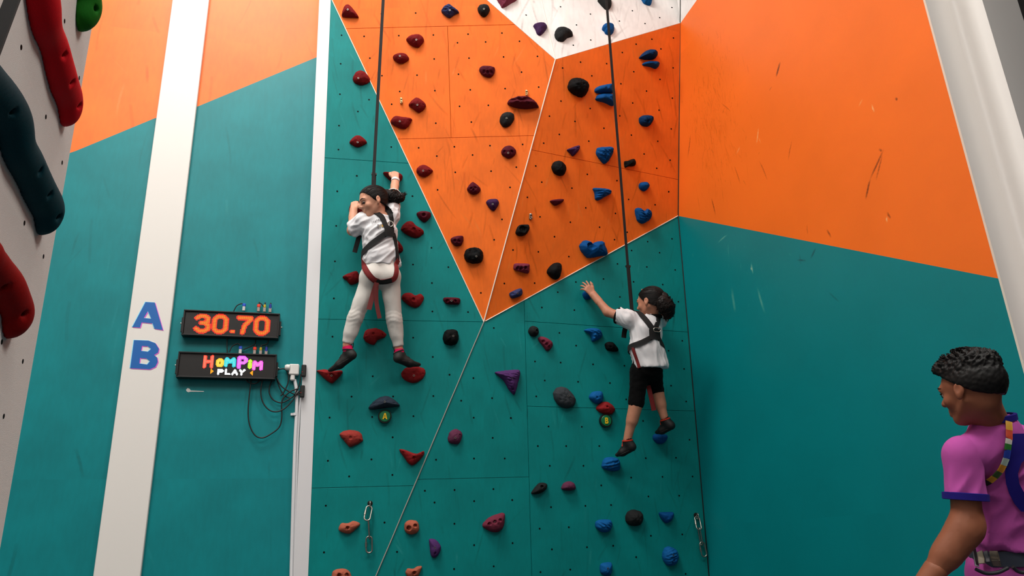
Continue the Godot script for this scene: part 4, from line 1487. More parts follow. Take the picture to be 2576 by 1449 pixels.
func button(key: String, x: float, y: float, rp: float, ch: String, label: String) -> void:
	var q := px2(key, x, y, 0.015)
	var r := px2(key, x + rp, y, 0.015).distance_to(q)
	var o := thing("timer_button", label, "button")
	o.transform = frame(key, q, 0.0)
	var b := MB.new()
	b.lathe(Vector3.ZERO, Vector3.BACK, [[r, 0.0], [r, 0.02], [r * 0.96, 0.026], [r * 0.86, 0.026], [r * 0.84, 0.02], [0.0, 0.02]], 32)
	part("housing", b.mesh(), M.black_plastic, o)
	b = MB.new()
	b.lathe(Vector3.ZERO, Vector3.BACK, [[r * 0.82, 0.018], [r * 0.82, 0.027], [r * 0.76, 0.030], [0.0, 0.032]], 32)
	var cap := part("cap", b.mesh(), mat(Color(0.01, 0.42, 0.26), 0.35), o, "green domed cap")
	letter(cap, "letter", ch, Transform3D(Basis(), Vector3(0, 0, 0.0315)), r * (0.72 if ch == "A" else 0.5), r * 0.9, 0.003, mat(Color(0.92, 0.74, 0.05), 0.5))


# ------------------------------------------------------------------ anchors and quick links
func make_metalwork() -> void:
	hanger("C", 1009.5, 253, M.brass, "small brass bolt anchor beside a dark red fish-shaped hold")
	hanger("C", 1325, 233.5, M.brass, "small brass bolt anchor above the wide wine-coloured lip hold")
	hanger("D", 1335.5, 544.5, M.steel, "small steel bolt anchor above the black hollow cup hold")
	chain("A", [931, 1266, 926, 1291, 928, 1331, 928.5, 1370], 0.0, "steel quick links hanging on teal beside the salmon fish-shaped hold")
	chain("E", [1752, 1296, 1756, 1316, 1762, 1350, 1769, 1382], 0.0, "steel quick links hanging on teal beside the dark corner seam")


func hanger(key: String, x: float, y: float, m: Material, label: String) -> void:
	var q := px2(key, x, y, 0.01)
	var o := thing("bolt_hanger", label, "anchor")
	o.transform = frame(key, q, 0.0)
	var poly := PackedVector2Array()
	for i in 24:
		var g := TAU * i / 24
		poly.append(Vector2(cos(g) * 0.010, sin(g) * 0.010 + (0.013 if sin(g) > 0 else -0.013)))
	var b := MB.new()
	b.prism(poly, Transform3D(Basis(), Vector3.ZERO), 0.0, 0.012, 0.003)
	part("plate", b.mesh(), m, o)
	b = MB.new()
	b.lathe(Vector3(0, 0.012, 0.012), Vector3.BACK, [[0.0075, 0.0], [0.0075, 0.006], [0.004, 0.008], [0.0, 0.008]], 6)
	part("nut", b.mesh(), m, o)
	b = MB.new()
	var loop := []
	for i in 18:
		var g := TAU * i / 18
		loop.append(Vector3(cos(g) * 0.003, -0.012 + sin(g) * 0.008, 0.018 + cos(g) * 0.008))
	b.tube(loop, 0.0028, 8, true)
	part("eye", b.mesh(), m, o)


func stadium(c: Vector3, along: Vector3, side: Vector3, ln: float, w: float) -> Array:
	var out := []
	for i in 32:
		var g := TAU * i / 32
		out.append(c + side * cos(g) * w / 2 + along * (sin(g) * w / 2 + signf(sin(g)) * (ln - w) / 2))
	return out


func chain(key: String, p: Array, _turn: float, label: String) -> void:
	var eye := on(key, p[0], p[1], 0.01)
	var o := thing("quick_link_chain", label, "quick links", eye)
	var n: Vector3 = F[key].n
	var pts := []
	for k in range(2, 8, 2):
		pts.append(on(key, p[k], p[k + 1], 0.035 if k == 2 else 0.03))
	var b := MB.new()
	b.lathe(Vector3.ZERO - n * 0.01, n, [[0.016, 0.0], [0.016, 0.003], [0.010, 0.004], [0.010, 0.011], [0.0, 0.012]], 16)
	var plate := part("anchor_plate", b.mesh(), M.dark_steel, o)
	b = MB.new()
	b.tube(stadium(n * 0.014 + Vector3(0, -0.008, 0), Vector3.UP, n, 0.04, 0.026), 0.004, 8, true)
	part("eye", b.mesh(), M.steel, plate)
	for i in 3:
		var al: Vector3 = (eye - pts[0]).normalized() if i == 0 else (pts[i - 1] - pts[i]).normalized()
		var sd := n.cross(al).normalized()
		if i == 1:
			sd = n
		b = MB.new()
		var ln: float = [0.092, 0.115, 0.094][i]
		b.tube(stadium(pts[i] - eye, al, sd, ln, 0.036 if i != 1 else 0.03), 0.0048, 10, true)
		var lk := part("link", b.mesh(), M.steel, o)
		if i != 1:
			b = MB.new()
			var cc: Vector3 = pts[i] - eye + sd * 0.018
			b.lathe(cc - al * 0.014, al, [[0.0048, 0.0], [0.0078, 0.001], [0.0078, 0.027], [0.0048, 0.028]], 6)
			part("sleeve", b.mesh(), M.steel, lk)


# ------------------------------------------------------------------ the two dot-matrix displays
func seg_dist(p: Vector2, a: Vector2, b: Vector2) -> float:
	var t := clampf((p - a).dot(b - a) / maxf((b - a).length_squared(), 1e-6), 0.0, 1.0)
	return p.distance_to(a + (b - a) * t)


# strokes of each character in a unit box, y down
const STROKES := {
	"3": [[.05, .16, .3, .03, .62, .03, .85, .14, .85, .36, .62, .47, .4, .47], [.62, .47, .9, .6, .9, .84, .66, .98, .3, .98, .04, .84]],
	"0": [[.3, .02, .7, .02, .92, .2, .92, .8, .7, .98, .3, .98, .08, .8, .08, .2, .3, .02]],
	"7": [[.04, .04, .92, .04, .92, .12, .5, .5, .36, .98]],
	".": [[.3, .94, .6, .94]],
	"H": [[.1, .02, .1, 1], [.9, 0, .9, 1], [.1, .5, .9, .48]],
	"o": [[.3, .08, .7, .08, .92, .3, .92, .75, .7, .96, .3, .96, .08, .75, .08, .3, .3, .08]],
	"m": [[.06, 1, .1, .06, .5, .5, .9, .06, .95, 1]],
	"P": [[.1, 1, .1, .02, .7, .02, .92, .16, .92, .4, .7, .55, .1, .55]],
	"i": [[.5, .45, .5, 1], [.5, .1, .5, .14]],
	"L": [[.12, 0, .12, .96, .9, .96]],
	"A": [[.02, 1, .5, .02, .98, 1], [.24, .68, .76, .68]],
	"Y": [[.04, 0, .5, .5, .96, 0], [.5, .5, .4, 1]]}


func led_image(cols: int, rows: int, dot: int, marks: Array) -> Image:
	# marks: [character, x, y, w, h (in dots), half stroke, rim colour, core colour]
	var im := Image.create(cols * dot, rows * dot, false, Image.FORMAT_RGB8)
	im.fill(Color(0.012, 0.010, 0.010))
	for r in rows:
		for c in cols:
			var p := Vector2(c + 0.5, r + 0.5)
			var col := Color(0.03, 0.026, 0.026)
			for k in marks:
				var q := Vector2((p.x - k[1]) / k[3], (p.y - k[2]) / k[4])
				if q.x < -0.6 or q.x > 1.6 or q.y < -0.6 or q.y > 1.6:
					continue
				var best := 99.0
				if k[0] == ">" or k[0] == "<":
					var t: float = q.x if k[0] == ">" else 1.0 - q.x
					best = 0.0 if t > 0 and t < 1 and absf(q.y - 0.5) < 0.5 * (1.0 - t) else 99.0
				else:
					for s in STROKES[k[0]]:
						for i in range(0, s.size() - 2, 2):
							best = minf(best, seg_dist(p, Vector2(k[1] + s[i] * k[3], k[2] + s[i + 1] * k[4]), Vector2(k[1] + s[i + 2] * k[3], k[2] + s[i + 3] * k[4])))
				if best < k[5]:
					col = (k[7] as Color).lerp(k[6], clampf((best / k[5] - 0.35) * 1.6, 0.0, 1.0))
			for dy in dot:
				for dx in dot:
					var e := Vector2(dx + 0.5 - dot / 2.0, dy + 0.5 - dot / 2.0).length() / (dot * 0.5)
					if e < 0.98:
						im.set_pixel(c * dot + dx, r * dot + dy, col if e < 0.8 else Color(col.r * 0.6, col.g * 0.6, col.b * 0.6))
	return im


func make_displays() -> void:
	var red := Color(0.95, 0.03, 0.01)
	var amber := Color(1.0, 0.45, 0.05)
	var m1 := []
	var x := 11.5
	for ch in ["3", "0", ".", "7", "0"]:
		var w := 14.0 if ch != "." else 6.0
		m1.append([ch, x, 4.0, w, 18.0, 2.9 if ch != "." else 2.2, red, amber])
		x += w + (3.6 if ch != "." else 1.8)
	var clock := display([462, 777, 705, 792, 700, 853, 458, 843], led_image(96, 26, 9, m1), "upper dot-matrix timer display showing 30.70 in red")
	var cols := {"H": Color(1.0, 0.16, 0.08), "o": Color(1.0, 0.72, 0.0), "m": Color(0.0, 0.75, 0.85), "P": Color(0.85, 0.25, 0.95), "i": Color(0.65, 0.9, 0.05), "n": Color(0.95, 0.25, 0.85)}
	var m2 := []
	# the name in six coloured letters, the word below in white between two triangles
	var row := [["H", 32, 4, 12, 16, cols.H], ["o", 50, 8, 7, 10, cols.o], ["m", 61, 6, 12, 11, cols.m], ["P", 78, 3.5, 11, 16, cols.P], ["i", 92, 8, 4, 11, cols.i], ["m", 99, 10, 11, 11, cols.n]]
	for k in row:
		m2.append([k[0], float(k[1]), float(k[2]), float(k[3]), float(k[4]), 2.7, k[5], (k[5] as Color).lerp(Color(1, 0.95, 0.8), 0.35)])
	var xx := 52.0
	for ch in ["P", "L", "A", "Y"]:
		m2.append([ch, xx, 24.0, 6.5, 7.0, 1.6, Color(0.95, 0.97, 1.0), Color(1, 1, 1)])
		xx += 9.6
	m2.append([">", 42.0, 23.0, 5.0, 8.0, 1.0, Color(1.0, 0.6, 0.0), Color(1.0, 0.6, 0.0)])
	m2.append(["<", 94.0, 24.0, 5.0, 8.0, 1.0, Color(1.0, 0.6, 0.0), Color(1.0, 0.6, 0.0)])
	var board := display([450, 881, 697, 896, 692, 956, 443, 949], led_image(128, 36, 8, m2), "lower dot-matrix display with a colourful two-line name")
	# plugs along the top edges
	var tones := [Color(0.10, 0.30, 0.75), Color(0.90, 0.20, 0.08), Color(0.75, 0.65, 0.08), Color(0.06, 0.14, 0.55)]
	for d in [[clock, [613, 781, 650, 783, 665, 784, 679, 785]], [board, [604, 889, 640, 891, 655, 892, 669, 893]]]:
		for i in 4:
			var q := px2("W", d[1][i * 2], d[1][i * 2 + 1] , 0.03)
			var b := MB.new()
			var base := to3("W", q, 0.03) - (d[0] as Node3D).position
			b.bevel_box(Transform3D(Basis(F.W.u, F.W.v, F.W.n), base + Vector3(0, 0.012, 0)), Vector3(0.017, 0.03, 0.015), 0.002)
			var plug := part("plug", b.mesh(), mat(Color(0.62, 0.55, 0.52) if i else Color(0.75, 0.75, 0.75), 0.4), d[0])
			b = MB.new()
			b.bevel_box(Transform3D(Basis(F.W.u, F.W.v, F.W.n), base + Vector3(0, 0.036, 0)), Vector3(0.021 if i < 2 else 0.015, 0.022 if i != 3 else 0.034, 0.017), 0.004)
			part("boot", b.mesh(), mat(tones[i], 0.45), plug)
			if i:
				b = MB.new()
				b.tube([base + Vector3(0, 0.045, 0), base + Vector3(0.001, 0.062, -0.002)], 0.005, 8)
				part("strain_relief", b.mesh(), M.cable, plug)
	# cables, each a line of pixels in a window of the photograph
	var paths := [
		["short black cable looping over the upper display to its blue plug", [1040, 235, 1070, 180, 1118, 158, 1132, 172]],
		["short black cable arching over the red and yellow plugs", [1268, 172, 1288, 156, 1305, 172, 1322, 195]],
		["black cable running straight between the two displays", [985, 455, 982, 530, 985, 605]],
		["short black cable arching to the lower display's blue plug", [1005, 598, 1030, 548, 1080, 524, 1102, 542]],
		["black cable rising from the lower plugs to the upper display", [1130, 578, 1200, 548, 1238, 520, 1242, 482]],
		["black cable curving behind the lower yellow plug", [1288, 542, 1340, 528, 1356, 510, 1354, 478]],
		["long black cable hanging in the deepest loop below the displays", [1205, 840, 1185, 1000, 1175, 1150, 1190, 1270, 1240, 1360, 1310, 1381, 1400, 1335, 1460, 1280, 1481, 1200, 1480, 1080, 1495, 1020, 1560, 960, 1640, 930]],
		["black cable hanging in the middle loop below the lower display", [1308, 835, 1290, 960, 1310, 1060, 1370, 1130, 1440, 1143, 1510, 1112, 1580, 1040, 1615, 985, 1650, 950]],
		["black cable hanging in the smallest loop beside the conduit", [1405, 840, 1372, 910, 1370, 980, 1410, 1040, 1480, 1062, 1540, 1035, 1600, 995, 1650, 975]],
		["black cable curling out beside the lower display's end", [1425, 770, 1500, 752, 1540, 800, 1538, 880, 1500, 965, 1470, 1000]],
		["black cable sagging from display end to the lower adapter", [1425, 815, 1470, 900, 1530, 950, 1600, 985, 1650, 990]],
		["black cable sagging close under the lower display", [1140, 835, 1180, 876, 1240, 887, 1305, 840]],
		["black cable crossing behind the conduit to the upper adapter", [1430, 790, 1445, 880, 1500, 990, 1580, 1010, 1640, 900, 1655, 800]]]
	var nth := 0
	for p in paths:
		var pts := []
		for k in range(0, p[1].size(), 2):
			pts.append(on("W", 300 + p[1][k] / 3.6231, 720 + p[1][k + 1] / 3.6231, 0.022 + 0.004 * (nth % 4)))
		nth += 1
		var b := MB.new()
		var base: Vector3 = pts[0]
		var run := []
		for q in spline(pts, 7):
			run.append(q - base)
		b.tube(run, 0.0036 if nth < 7 else 0.0042, 8)
		tag(one("cable", b.mesh(), M.cable, base), p[0], "cable", "cables of the displays")
	# socket, adapters, conduit
	var so := thing("power_socket", "cream plug and socket on the wall at the end of the displays", "socket", on("W", 735, 932))
	var wb := Basis(F.W.u, F.W.v, F.W.n)
	var b := MB.new()
	b.bevel_box(Transform3D(wb, wb * Vector3(0.012, 0.0, 0.02)), Vector3(0.062, 0.07, 0.04), 0.006)
	part("socket_box", b.mesh(), M.white_warm, so)
	b = MB.new()
	b.lathe(wb * Vector3(-0.015, 0.012, 0.03), -F.W.u, [[0.02, 0.0], [0.02, 0.02], [0.014, 0.03], [0.0, 0.032]], 16)
	part("plug", b.mesh(), M.white_warm, so)
	b = MB.new()
	b.bevel_box(Transform3D(wb, wb * Vector3(0.006, -0.052, 0.02)), Vector3(0.028, 0.04, 0.03), 0.006)
	part("collar", b.mesh(), M.white_warm, so)
	for a in [[764, 933, .030, .075, "upper black power adapter tied beside the white board"], [760.5, 985, .028, .075, "lower black power adapter tied beside the white board"]]:
		b = MB.new()
		b.bevel_box(Transform3D(), Vector3(a[2], a[3], 0.03), 0.004)
		var ad := thing("power_adapter", a[4], "adapter")
		ad.transform = Transform3D(wb, on("A", a[0], a[1], 0.022))
		part("case", b.mesh(), M.black_plastic, ad)
		b = MB.new()
		b.lathe(Vector3(-0.008, -0.01, 0.015), Vector3.BACK, [[0.003, 0.0], [0.002, 0.002], [0.0, 0.002]], 8)
		part("indicator", b.mesh(), mat(Color(0.7, 0.05, 0.05), 0.4), ad)
	for p in [[[741, 955, 746, 985, 746, 1040, 741, 1150, 733, 1440, 725, 1830], 0.011, "white plastic conduit running down the wall from the socket"], [[757, 985, 752, 1060, 748, 1150, 739, 1440, 731, 1830], 0.006, "thin white conduit running down beside the white board"]]:
		var pts := []
		for k in range(0, p[0].size(), 2):
			pts.append(on("W", p[0][k], p[0][k + 1], p[1] + 0.002))
		var base: Vector3 = pts[pts.size() - 1]
		var run := []
		for q in spline(pts, 6):
			run.append(q - base)
		b = MB.new()
		b.tube(run, p[1], 10)
		var cd := thing("conduit", p[2], "pipe", base)
		part("pipe", b.mesh(), M.white, cd)
		if p[1] > 0.01:
			var at := on("W", 742.5, 1042, 0.013) - base
			b = MB.new()
			b.lathe(at - Vector3(0, 0.008, 0), Vector3.UP, [[0.014, 0.0], [0.014, 0.016]], 14)
			b.bevel_box(Transform3D(wb, at + wb * Vector3(-0.016, 0, -0.006)), Vector3(0.024, 0.016, 0.005), 0.001)
			part("saddle_clip", b.mesh(), M.white, cd)


func one(called: String, mesh: Mesh, m: Material, at := Vector3.ZERO) -> MeshInstance3D:
	var o := MeshInstance3D.new()
	o.name = numbered(called)
	o.mesh = mesh
	o.material_override = m
	add_child(o)
	o.position = at
	return o


func display(c: Array, im: Image, label: String) -> Node3D:
	var dep := 0.055
	var a := px2("W", c[0], c[1], dep)
	var b := px2("W", c[2], c[3], dep)
	var d := px2("W", c[4], c[5], dep)
	var e := px2("W", c[6], c[7], dep)
	var x0 := (a.x + e.x) / 2
	var x1 := (b.x + d.x) / 2
	var y1 := (a.y + b.y) / 2
	var y0 := (d.y + e.y) / 2
	var wb := Basis(F.W.u, F.W.v, F.W.n)
	var mid := Vector2((x0 + x1) / 2, (y0 + y1) / 2)
	var o := thing("led_display", label, "display", to3("W", mid, 0.0))
	var w := x1 - x0
	var h := y1 - y0
	var g := MB.new()
	# frame: four bars round a recessed face
	var fr := 0.009
	for k in [[0.0, h / 2 - fr / 2, w, fr], [0.0, -h / 2 + fr / 2, w, fr], [-w / 2 + fr / 2, 0.0, fr, h - fr * 2], [w / 2 - fr / 2, 0.0, fr, h - fr * 2]]:
		g.bevel_box(Transform3D(wb, wb * Vector3(k[0], k[1], dep / 2 + 0.012)), Vector3(k[2], k[3], dep - 0.0), 0.002)
	part("bezel", g.mesh(), M.black_plastic, o)
	g = MB.new()
	g.box(Transform3D(wb, wb * Vector3(0, 0, 0.026)), Vector3(w - 0.004, h - 0.004, 0.048))
	part("case", g.mesh(), M.black_plastic, o)
	g = MB.new()
	var sw := w - fr * 2
	var sh := h - fr * 2
	g.quad(wb * Vector3(-sw / 2, sh / 2, 0.053), wb * Vector3(sw / 2, sh / 2, 0.053), wb * Vector3(sw / 2, -sh / 2, 0.053), wb * Vector3(-sw / 2, -sh / 2, 0.053), F.W.n, [Vector2(0, 0), Vector2(1, 0), Vector2(1, 1), Vector2(0, 1)])
	var m := mat(Color(0.05, 0.045, 0.045), 0.35)
	m.emission_enabled = true
	m.emission = Color.BLACK
	m.emission_texture = ImageTexture.create_from_image(im)
	m.emission_energy_multiplier = 1.5
	part("led_screen", g.mesh(), m, o)
	for s in [-1.0, 1.0]:
		g = MB.new()
		g.box(Transform3D(wb, wb * Vector3(s * (w / 2 + 0.005), -0.01, 0.03)), Vector3(0.01, h * 0.55, 0.03))
		var br := part("bracket", g.mesh(), M.black_plastic, o)
		g = MB.new()
		g.lathe(wb * Vector3(s * (w / 2 + 0.009), 0, 0.03), F.W.u * s, [[0.005, 0.0], [0.005, 0.008], [0.0, 0.009]], 8)
		part("screw", g.mesh(), M.steel, br)
	return o


# ------------------------------------------------------------------ blue letters on the white board
func make_letters() -> void:
	var defs := {
		"A": [[240, 145, 325, 150, 398, 400, 322, 388, 305, 340, 205, 330, 190, 378, 120, 373], [262, 228, 292, 297, 224, 291]],
		"B": [[135, 492, 270, 497, 330, 520, 362, 570, 355, 605, 318, 628, 345, 650, 352, 690, 330, 735, 280, 758, 100, 748], [208, 545, 262, 548, 290, 572, 262, 598, 200, 590], [190, 655, 250, 660, 280, 685, 255, 715, 185, 705]]}
	for ch in ["A", "B"]:
		var o := thing("sticker_letter", "blue sticker letter %s with pinkish edge on the white board" % ch, "letter")
		var mid := px2("W", 300 + 240 / 3.623, 720 + (270 if ch == "A" else 625) / 3.623, 0.035)
		o.transform = frame("W", mid, 0.0355)
		for layer in [["pink_edge", 0.0012, 7.0, 5.0, Color(0.85, 0.35, 0.80)], ["cyan_edge", 0.0015, -6.0, -3.0, Color(0.55, 0.85, 0.95)], ["face", 0.0018, 0.0, 0.0, Color(0.0, 0.36, 0.66)]]:
			var shapes := []
			for poly in defs[ch]:
				var out := []
				for k in range(0, poly.size(), 2):
					var q := px2("W", 300 + (poly[k] + layer[2]) / 3.623, 720 + (poly[k + 1] + layer[3]) / 3.623, 0.035) - mid
					out.append(q.x)
					out.append(q.y)
				shapes.append(out)
			letter(o, layer[0], ch, Transform3D(), 1, 1, layer[1], mat(layer[4], 0.4), shapes)


# ------------------------------------------------------------------ belay straps
func band(pts: Array, side: Vector3, w: float, th: float) -> MB:
	var b := MB.new()
	for i in pts.size() - 1:
		var a: Vector3 = pts[i]
		var c: Vector3 = pts[i + 1]
		var t := (c - a).normalized()
		var s := (side - t * side.dot(t)).normalized()
		var n := s.cross(t).normalized()
		b.box(Transform3D(Basis(s, t, n), (a + c) / 2), Vector3(w, (c - a).length() + 0.001, th))
	return b


func make_straps() -> void:
	var a0 := on("A", 938, 476, 0.11)
	var a1 := on("C", 964, 0, 0.16)
	var top := a1 + (a1 - a0) * ((7.4 - a1.y) / (a1.y - a0.y))
	var o := thing("belay_strap", "black webbing belay strap leading up from the girl in white leggings", "strap", a0)
	part("webbing", band([Vector3.ZERO, top - a0], F.A.u, 0.021, 0.003).mesh(), M.webbing_grey, o)
	var s0 := on("A", 941, 438, 0.11)
	part("sleeve", band([Vector3(0.004, -0.36, 0.0), s0 - a0], F.A.u, 0.03, 0.008).mesh(), M.webbing, o)
	part("stopper", band([s0 - a0 - Vector3(0, 0.006, 0), s0 - a0 + Vector3(0, 0.006, 0)], F.A.u, 0.036, 0.014).mesh(), M.black_plastic, o)
	a0 = on("E", 1590, 800, 0.2)
	a1 = on("D", 1525.5, 0, 0.30)
	top = a1 + (a1 - a0) * ((7.4 - a1.y) / (a1.y - a0.y))
	o = thing("belay_strap", "black webbing belay strap leading up from the girl in black leggings", "strap", a0)
	part("webbing", band([Vector3.ZERO, top - a0], F.E.u, 0.018, 0.003).mesh(), M.webbing_grey, o)
	s0 = on("E", 1580, 670, 0.21)
	part("sleeve", band([Vector3(0.004, -0.3, 0.0), s0 - a0], F.E.u, 0.024, 0.008).mesh(), M.webbing, o)
	part("stopper", band([s0 - a0 - Vector3(0, 0.006, 0), s0 - a0 + Vector3(0, 0.006, 0)], F.E.u, 0.034, 0.014).mesh(), M.black_plastic, o)
	var p0 := at_depth(-60, 235, 0.8)
	var p1 := at_depth(48, -45, 0.95)
	o = thing("webbing_strap", "black webbing strap slanting close in front of the grey panel", "strap", p0)
	part("webbing", band([Vector3.ZERO, p1 - p0, (p1 - p0) * 1.5], cam_basis.x, 0.018, 0.003).mesh(), M.webbing, o)


# ------------------------------------------------------------------ people
func skin_mat(c: Color) -> StandardMaterial3D:
	var m := mat(c, 0.55, 0.0, 0.4)
	m.albedo_texture = grain(0.03, Color(0.93, 0.90, 0.89), Color(1, 1, 1), 41, 256)
	m.uv1_triplanar = true
	m.uv1_scale = Vector3.ONE * 3.0
	return m


func cloth_mat(c: Color, rough := 0.9) -> StandardMaterial3D:
	var m := relief(mat(c, rough, 0.0, 0.25), 0.35, 2.0, 22.0, 44)
	m.rim_enabled = true
	m.rim = 0.12
	return m


func hair_mat(c: Color) -> StandardMaterial3D:
	var m := mat(c, 0.55, 0.0, 0.35)
	return m


func corners(h: Transform3D, x: float, y0: float, y1: float, z: float) -> Array:
	var out := []
	for a in [-x, x]:
		for y in [y0, y1]:
			for c in [-z, z]:
				out.append(h * Vector3(a, y, c))
	return out


# the head's skin in its own fine grid; frame h: origin under the chin, y up, z to the face, sizes in head heights
func head_shape(b: MB, h: Transform3D, s: float, neck: Vector3, rn: float, man := false) -> Field:
	var f := field(corners(h, 0.47, -0.05, 1.05, 0.58) + [neck], rn * 0.5, s * 0.018)
	var bs := h.basis.orthonormalized()
	f.egg(h * Vector3(0, 0.60, -0.06), bs, Vector3(0.365, 0.395, 0.45) * s, 0.02)
	f.egg(h * Vector3(0, 0.36, 0.09), bs, Vector3(0.285 if not man else 0.262, 0.33, 0.30) * s, 0.10 * s)
	f.egg(h * Vector3(0, 0.085, 0.25), bs, Vector3(0.12, 0.085, 0.10) * s, 0.12 * s)
	for x in [-1.0, 1.0]:
		f.rod(h * Vector3(0.27 * x, 0.30, -0.05), h * Vector3(0.07 * x, 0.07, 0.24), (0.06 if not man else 0.045) * s, 0.05 * s, (0.12 if not man else 0.08) * s)
		f.egg(h * Vector3(0.17 * x, 0.36, 0.24), bs, Vector3(0.115, 0.10, 0.10) * s, 0.08 * s)
	f.rod(h * Vector3(-0.19, 0.565, 0.33), h * Vector3(0.19, 0.565, 0.33), 0.05 * s, 0.05 * s, 0.09 * s)
	for x in [-1.0, 1.0]:
		f.egg(h * Vector3(0.155 * x, 0.485, 0.425), bs, Vector3(0.085, 0.055, 0.06) * s, 0.06 * s, true)
	f.rod(h * Vector3(0, 0.53, 0.375), h * Vector3(0, 0.375, 0.455 if not man else 0.462), 0.03 * s, 0.052 * s, 0.04 * s)
	for x in [-1.0, 1.0]:
		f.egg(h * Vector3(0.055 * x, 0.355, 0.40), bs, Vector3(0.04, 0.035, 0.045) * s, 0.03 * s)
	f.rod(h * Vector3(-0.085, 0.232, 0.352), h * Vector3(0.085, 0.232, 0.352), 0.025 * s, 0.025 * s, 0.035 * s)
	f.rod(h * Vector3(0, 0.238, 0.378), h * Vector3(0, 0.232, 0.378), 0.03 * s, 0.03 * s, 0.03 * s)
	f.rod(h * Vector3(-0.06, 0.178, 0.355), h * Vector3(0.06, 0.178, 0.355), 0.034 * s, 0.034 * s, 0.035 * s)
	f.rod(h * Vector3(-0.09, 0.206, 0.392), h * Vector3(0.09, 0.206, 0.392), 0.010 * s, 0.010 * s, 0.012 * s, Vector3.ZERO, 1.0, true)
	# ears: a tilted shell with a hollow
	for x in [-1.0, 1.0]:
		var eb := bs * Basis(Vector3.UP, 0.3 * x) * Basis(Vector3.RIGHT, -0.12)
		f.egg(h * Vector3(0.385 * x, 0.465, -0.06), eb, Vector3(0.034, 0.112, 0.078) * s, 0.02 * s)
		f.egg(h * Vector3(0.375 * x, 0.36, -0.035), eb, Vector3(0.03, 0.05, 0.045) * s, 0.03 * s)
		f.egg(h * Vector3(0.425 * x, 0.475, -0.05), eb, Vector3(0.024, 0.072, 0.046) * s, 0.012 * s, true)
	f.rod(h * Vector3(0, 0.30, -0.14), neck, rn * 0.95, rn, 0.12 * s)
	f.surface(b)
	return f


# a point of the head's frame moved along the face's direction onto the skin
func on_skin(f: Field, h: Transform3D, p: Vector3, lift: float) -> Vector3:
	var d := (h.basis * Vector3(p.x * 0.9, 0, 1.0)).normalized()
	var q := h * p + d * 0.05
	for i in 60:
		var g := f.sample(q)
		if g < lift:
			break
		q -= d * clampf(g - lift, 0.0006, 0.01)
	return q


func eyes(parent: Node3D, f: Field, h: Transform3D, s: float, hair: Material, down := 0.0) -> void:
	for x in [-1.0, 1.0]:
		var c := h * Vector3(0.155 * x, 0.483, 0.312)
		var b := MB.new()
		b.ball(c, 0.060 * s, 12, 16)
		var e := part("eye", b.mesh(), mat(Color(0.70, 0.66, 0.63), 0.25), parent)
		b = MB.new()
		b.ball(c + (h.basis * Vector3(0.006 * x, -0.012 - down * 0.018, 0.030)), 0.038 * s, 10, 14)
		part("iris", b.mesh(), mat(Color(0.05, 0.03, 0.025), 0.15), e)
		var lid := []
		var brow := []
		for i in 9:
			var t := i / 8.0 * 2.0 - 1.0
			lid.append(on_skin(f, h, Vector3((0.155 + 0.085 * t) * x, 0.512 - 0.028 * t * t - down * 0.03, 0.36), 0.003))
			brow.append(on_skin(f, h, Vector3((0.155 + 0.115 * t) * x, 0.602 - 0.03 * t * t, 0.36), 0.0005))
		b = MB.new()
		b.tube(lid, 0.010 * s, 6)
		part("lashes", b.mesh(), hair, e)
		b = MB.new()
		b.tube(brow, [0.006 * s, 0.011 * s, 0.014 * s, 0.015 * s, 0.016 * s, 0.015 * s, 0.013 * s, 0.010 * s, 0.005 * s], 6)
		part("brow", b.mesh(), hair, parent)


# fine strands combed over the skull from the hairline to a gathering point
func combed(parent: Node3D, h: Transform3D, s: float, thick: float, tie: Vector3, m: Material, count: int, seed_: int) -> void:
	var c := Vector3(0, 0.60, -0.06)
	var rr := Vector3(0.365, 0.395, 0.45) + Vector3.ONE * (thick / s + 0.001)
	var r := RandomNumberGenerator.new()
	r.seed = seed_
	var b := MB.new()
	var e := ((tie - c) / rr).normalized()
	for i in count:
		# a start on the hairline: over the forehead, past the temples, round the ears to the nape
		var t := r.randf_range(-1.0, 1.0)
		var a := absf(t)
		var p := Vector3(0.36 * sin(minf(a * 2.2, 1.57)) * signf(t), 0.0, 0.0)
		if a < 0.6:
			p.y = lerpf(0.84, 0.56, pow(a / 0.6, 1.5))
			p.z = lerpf(0.33, 0.06, pow(a / 0.6, 1.3))
		else:
			p.y = lerpf(0.56, 0.26, (a - 0.6) / 0.4)
			p.z = lerpf(0.06, -0.34, (a - 0.6) / 0.4)
			p.x = lerpf(0.36, 0.12, pow((a - 0.6) / 0.4, 2.0)) * signf(t)
		p += Vector3(r.randfn(0, 0.02), r.randfn(0, 0.015), r.randfn(0, 0.015))
		var q := ((p - c) / rr).normalized()
		var run := []
		var n := 14
		var wob := r.randf_range(-0.02, 0.02)
		for k in n:
			var w := k / float(n - 1)
			var d := q.slerp(e, w) if q.angle_to(e) > 0.01 else e
			d = (d + Vector3(wob, -wob, 0) * sin(PI * w)).normalized()
			run.append(h * (c + d * rr * (1.0 + r.randf() * 0.004)))
		b.tube(run, r.randf_range(0.0006, 0.0013), 4)
	var o := part("strands", b.mesh(), m, parent)
	o.set_meta("kind", "stuff")


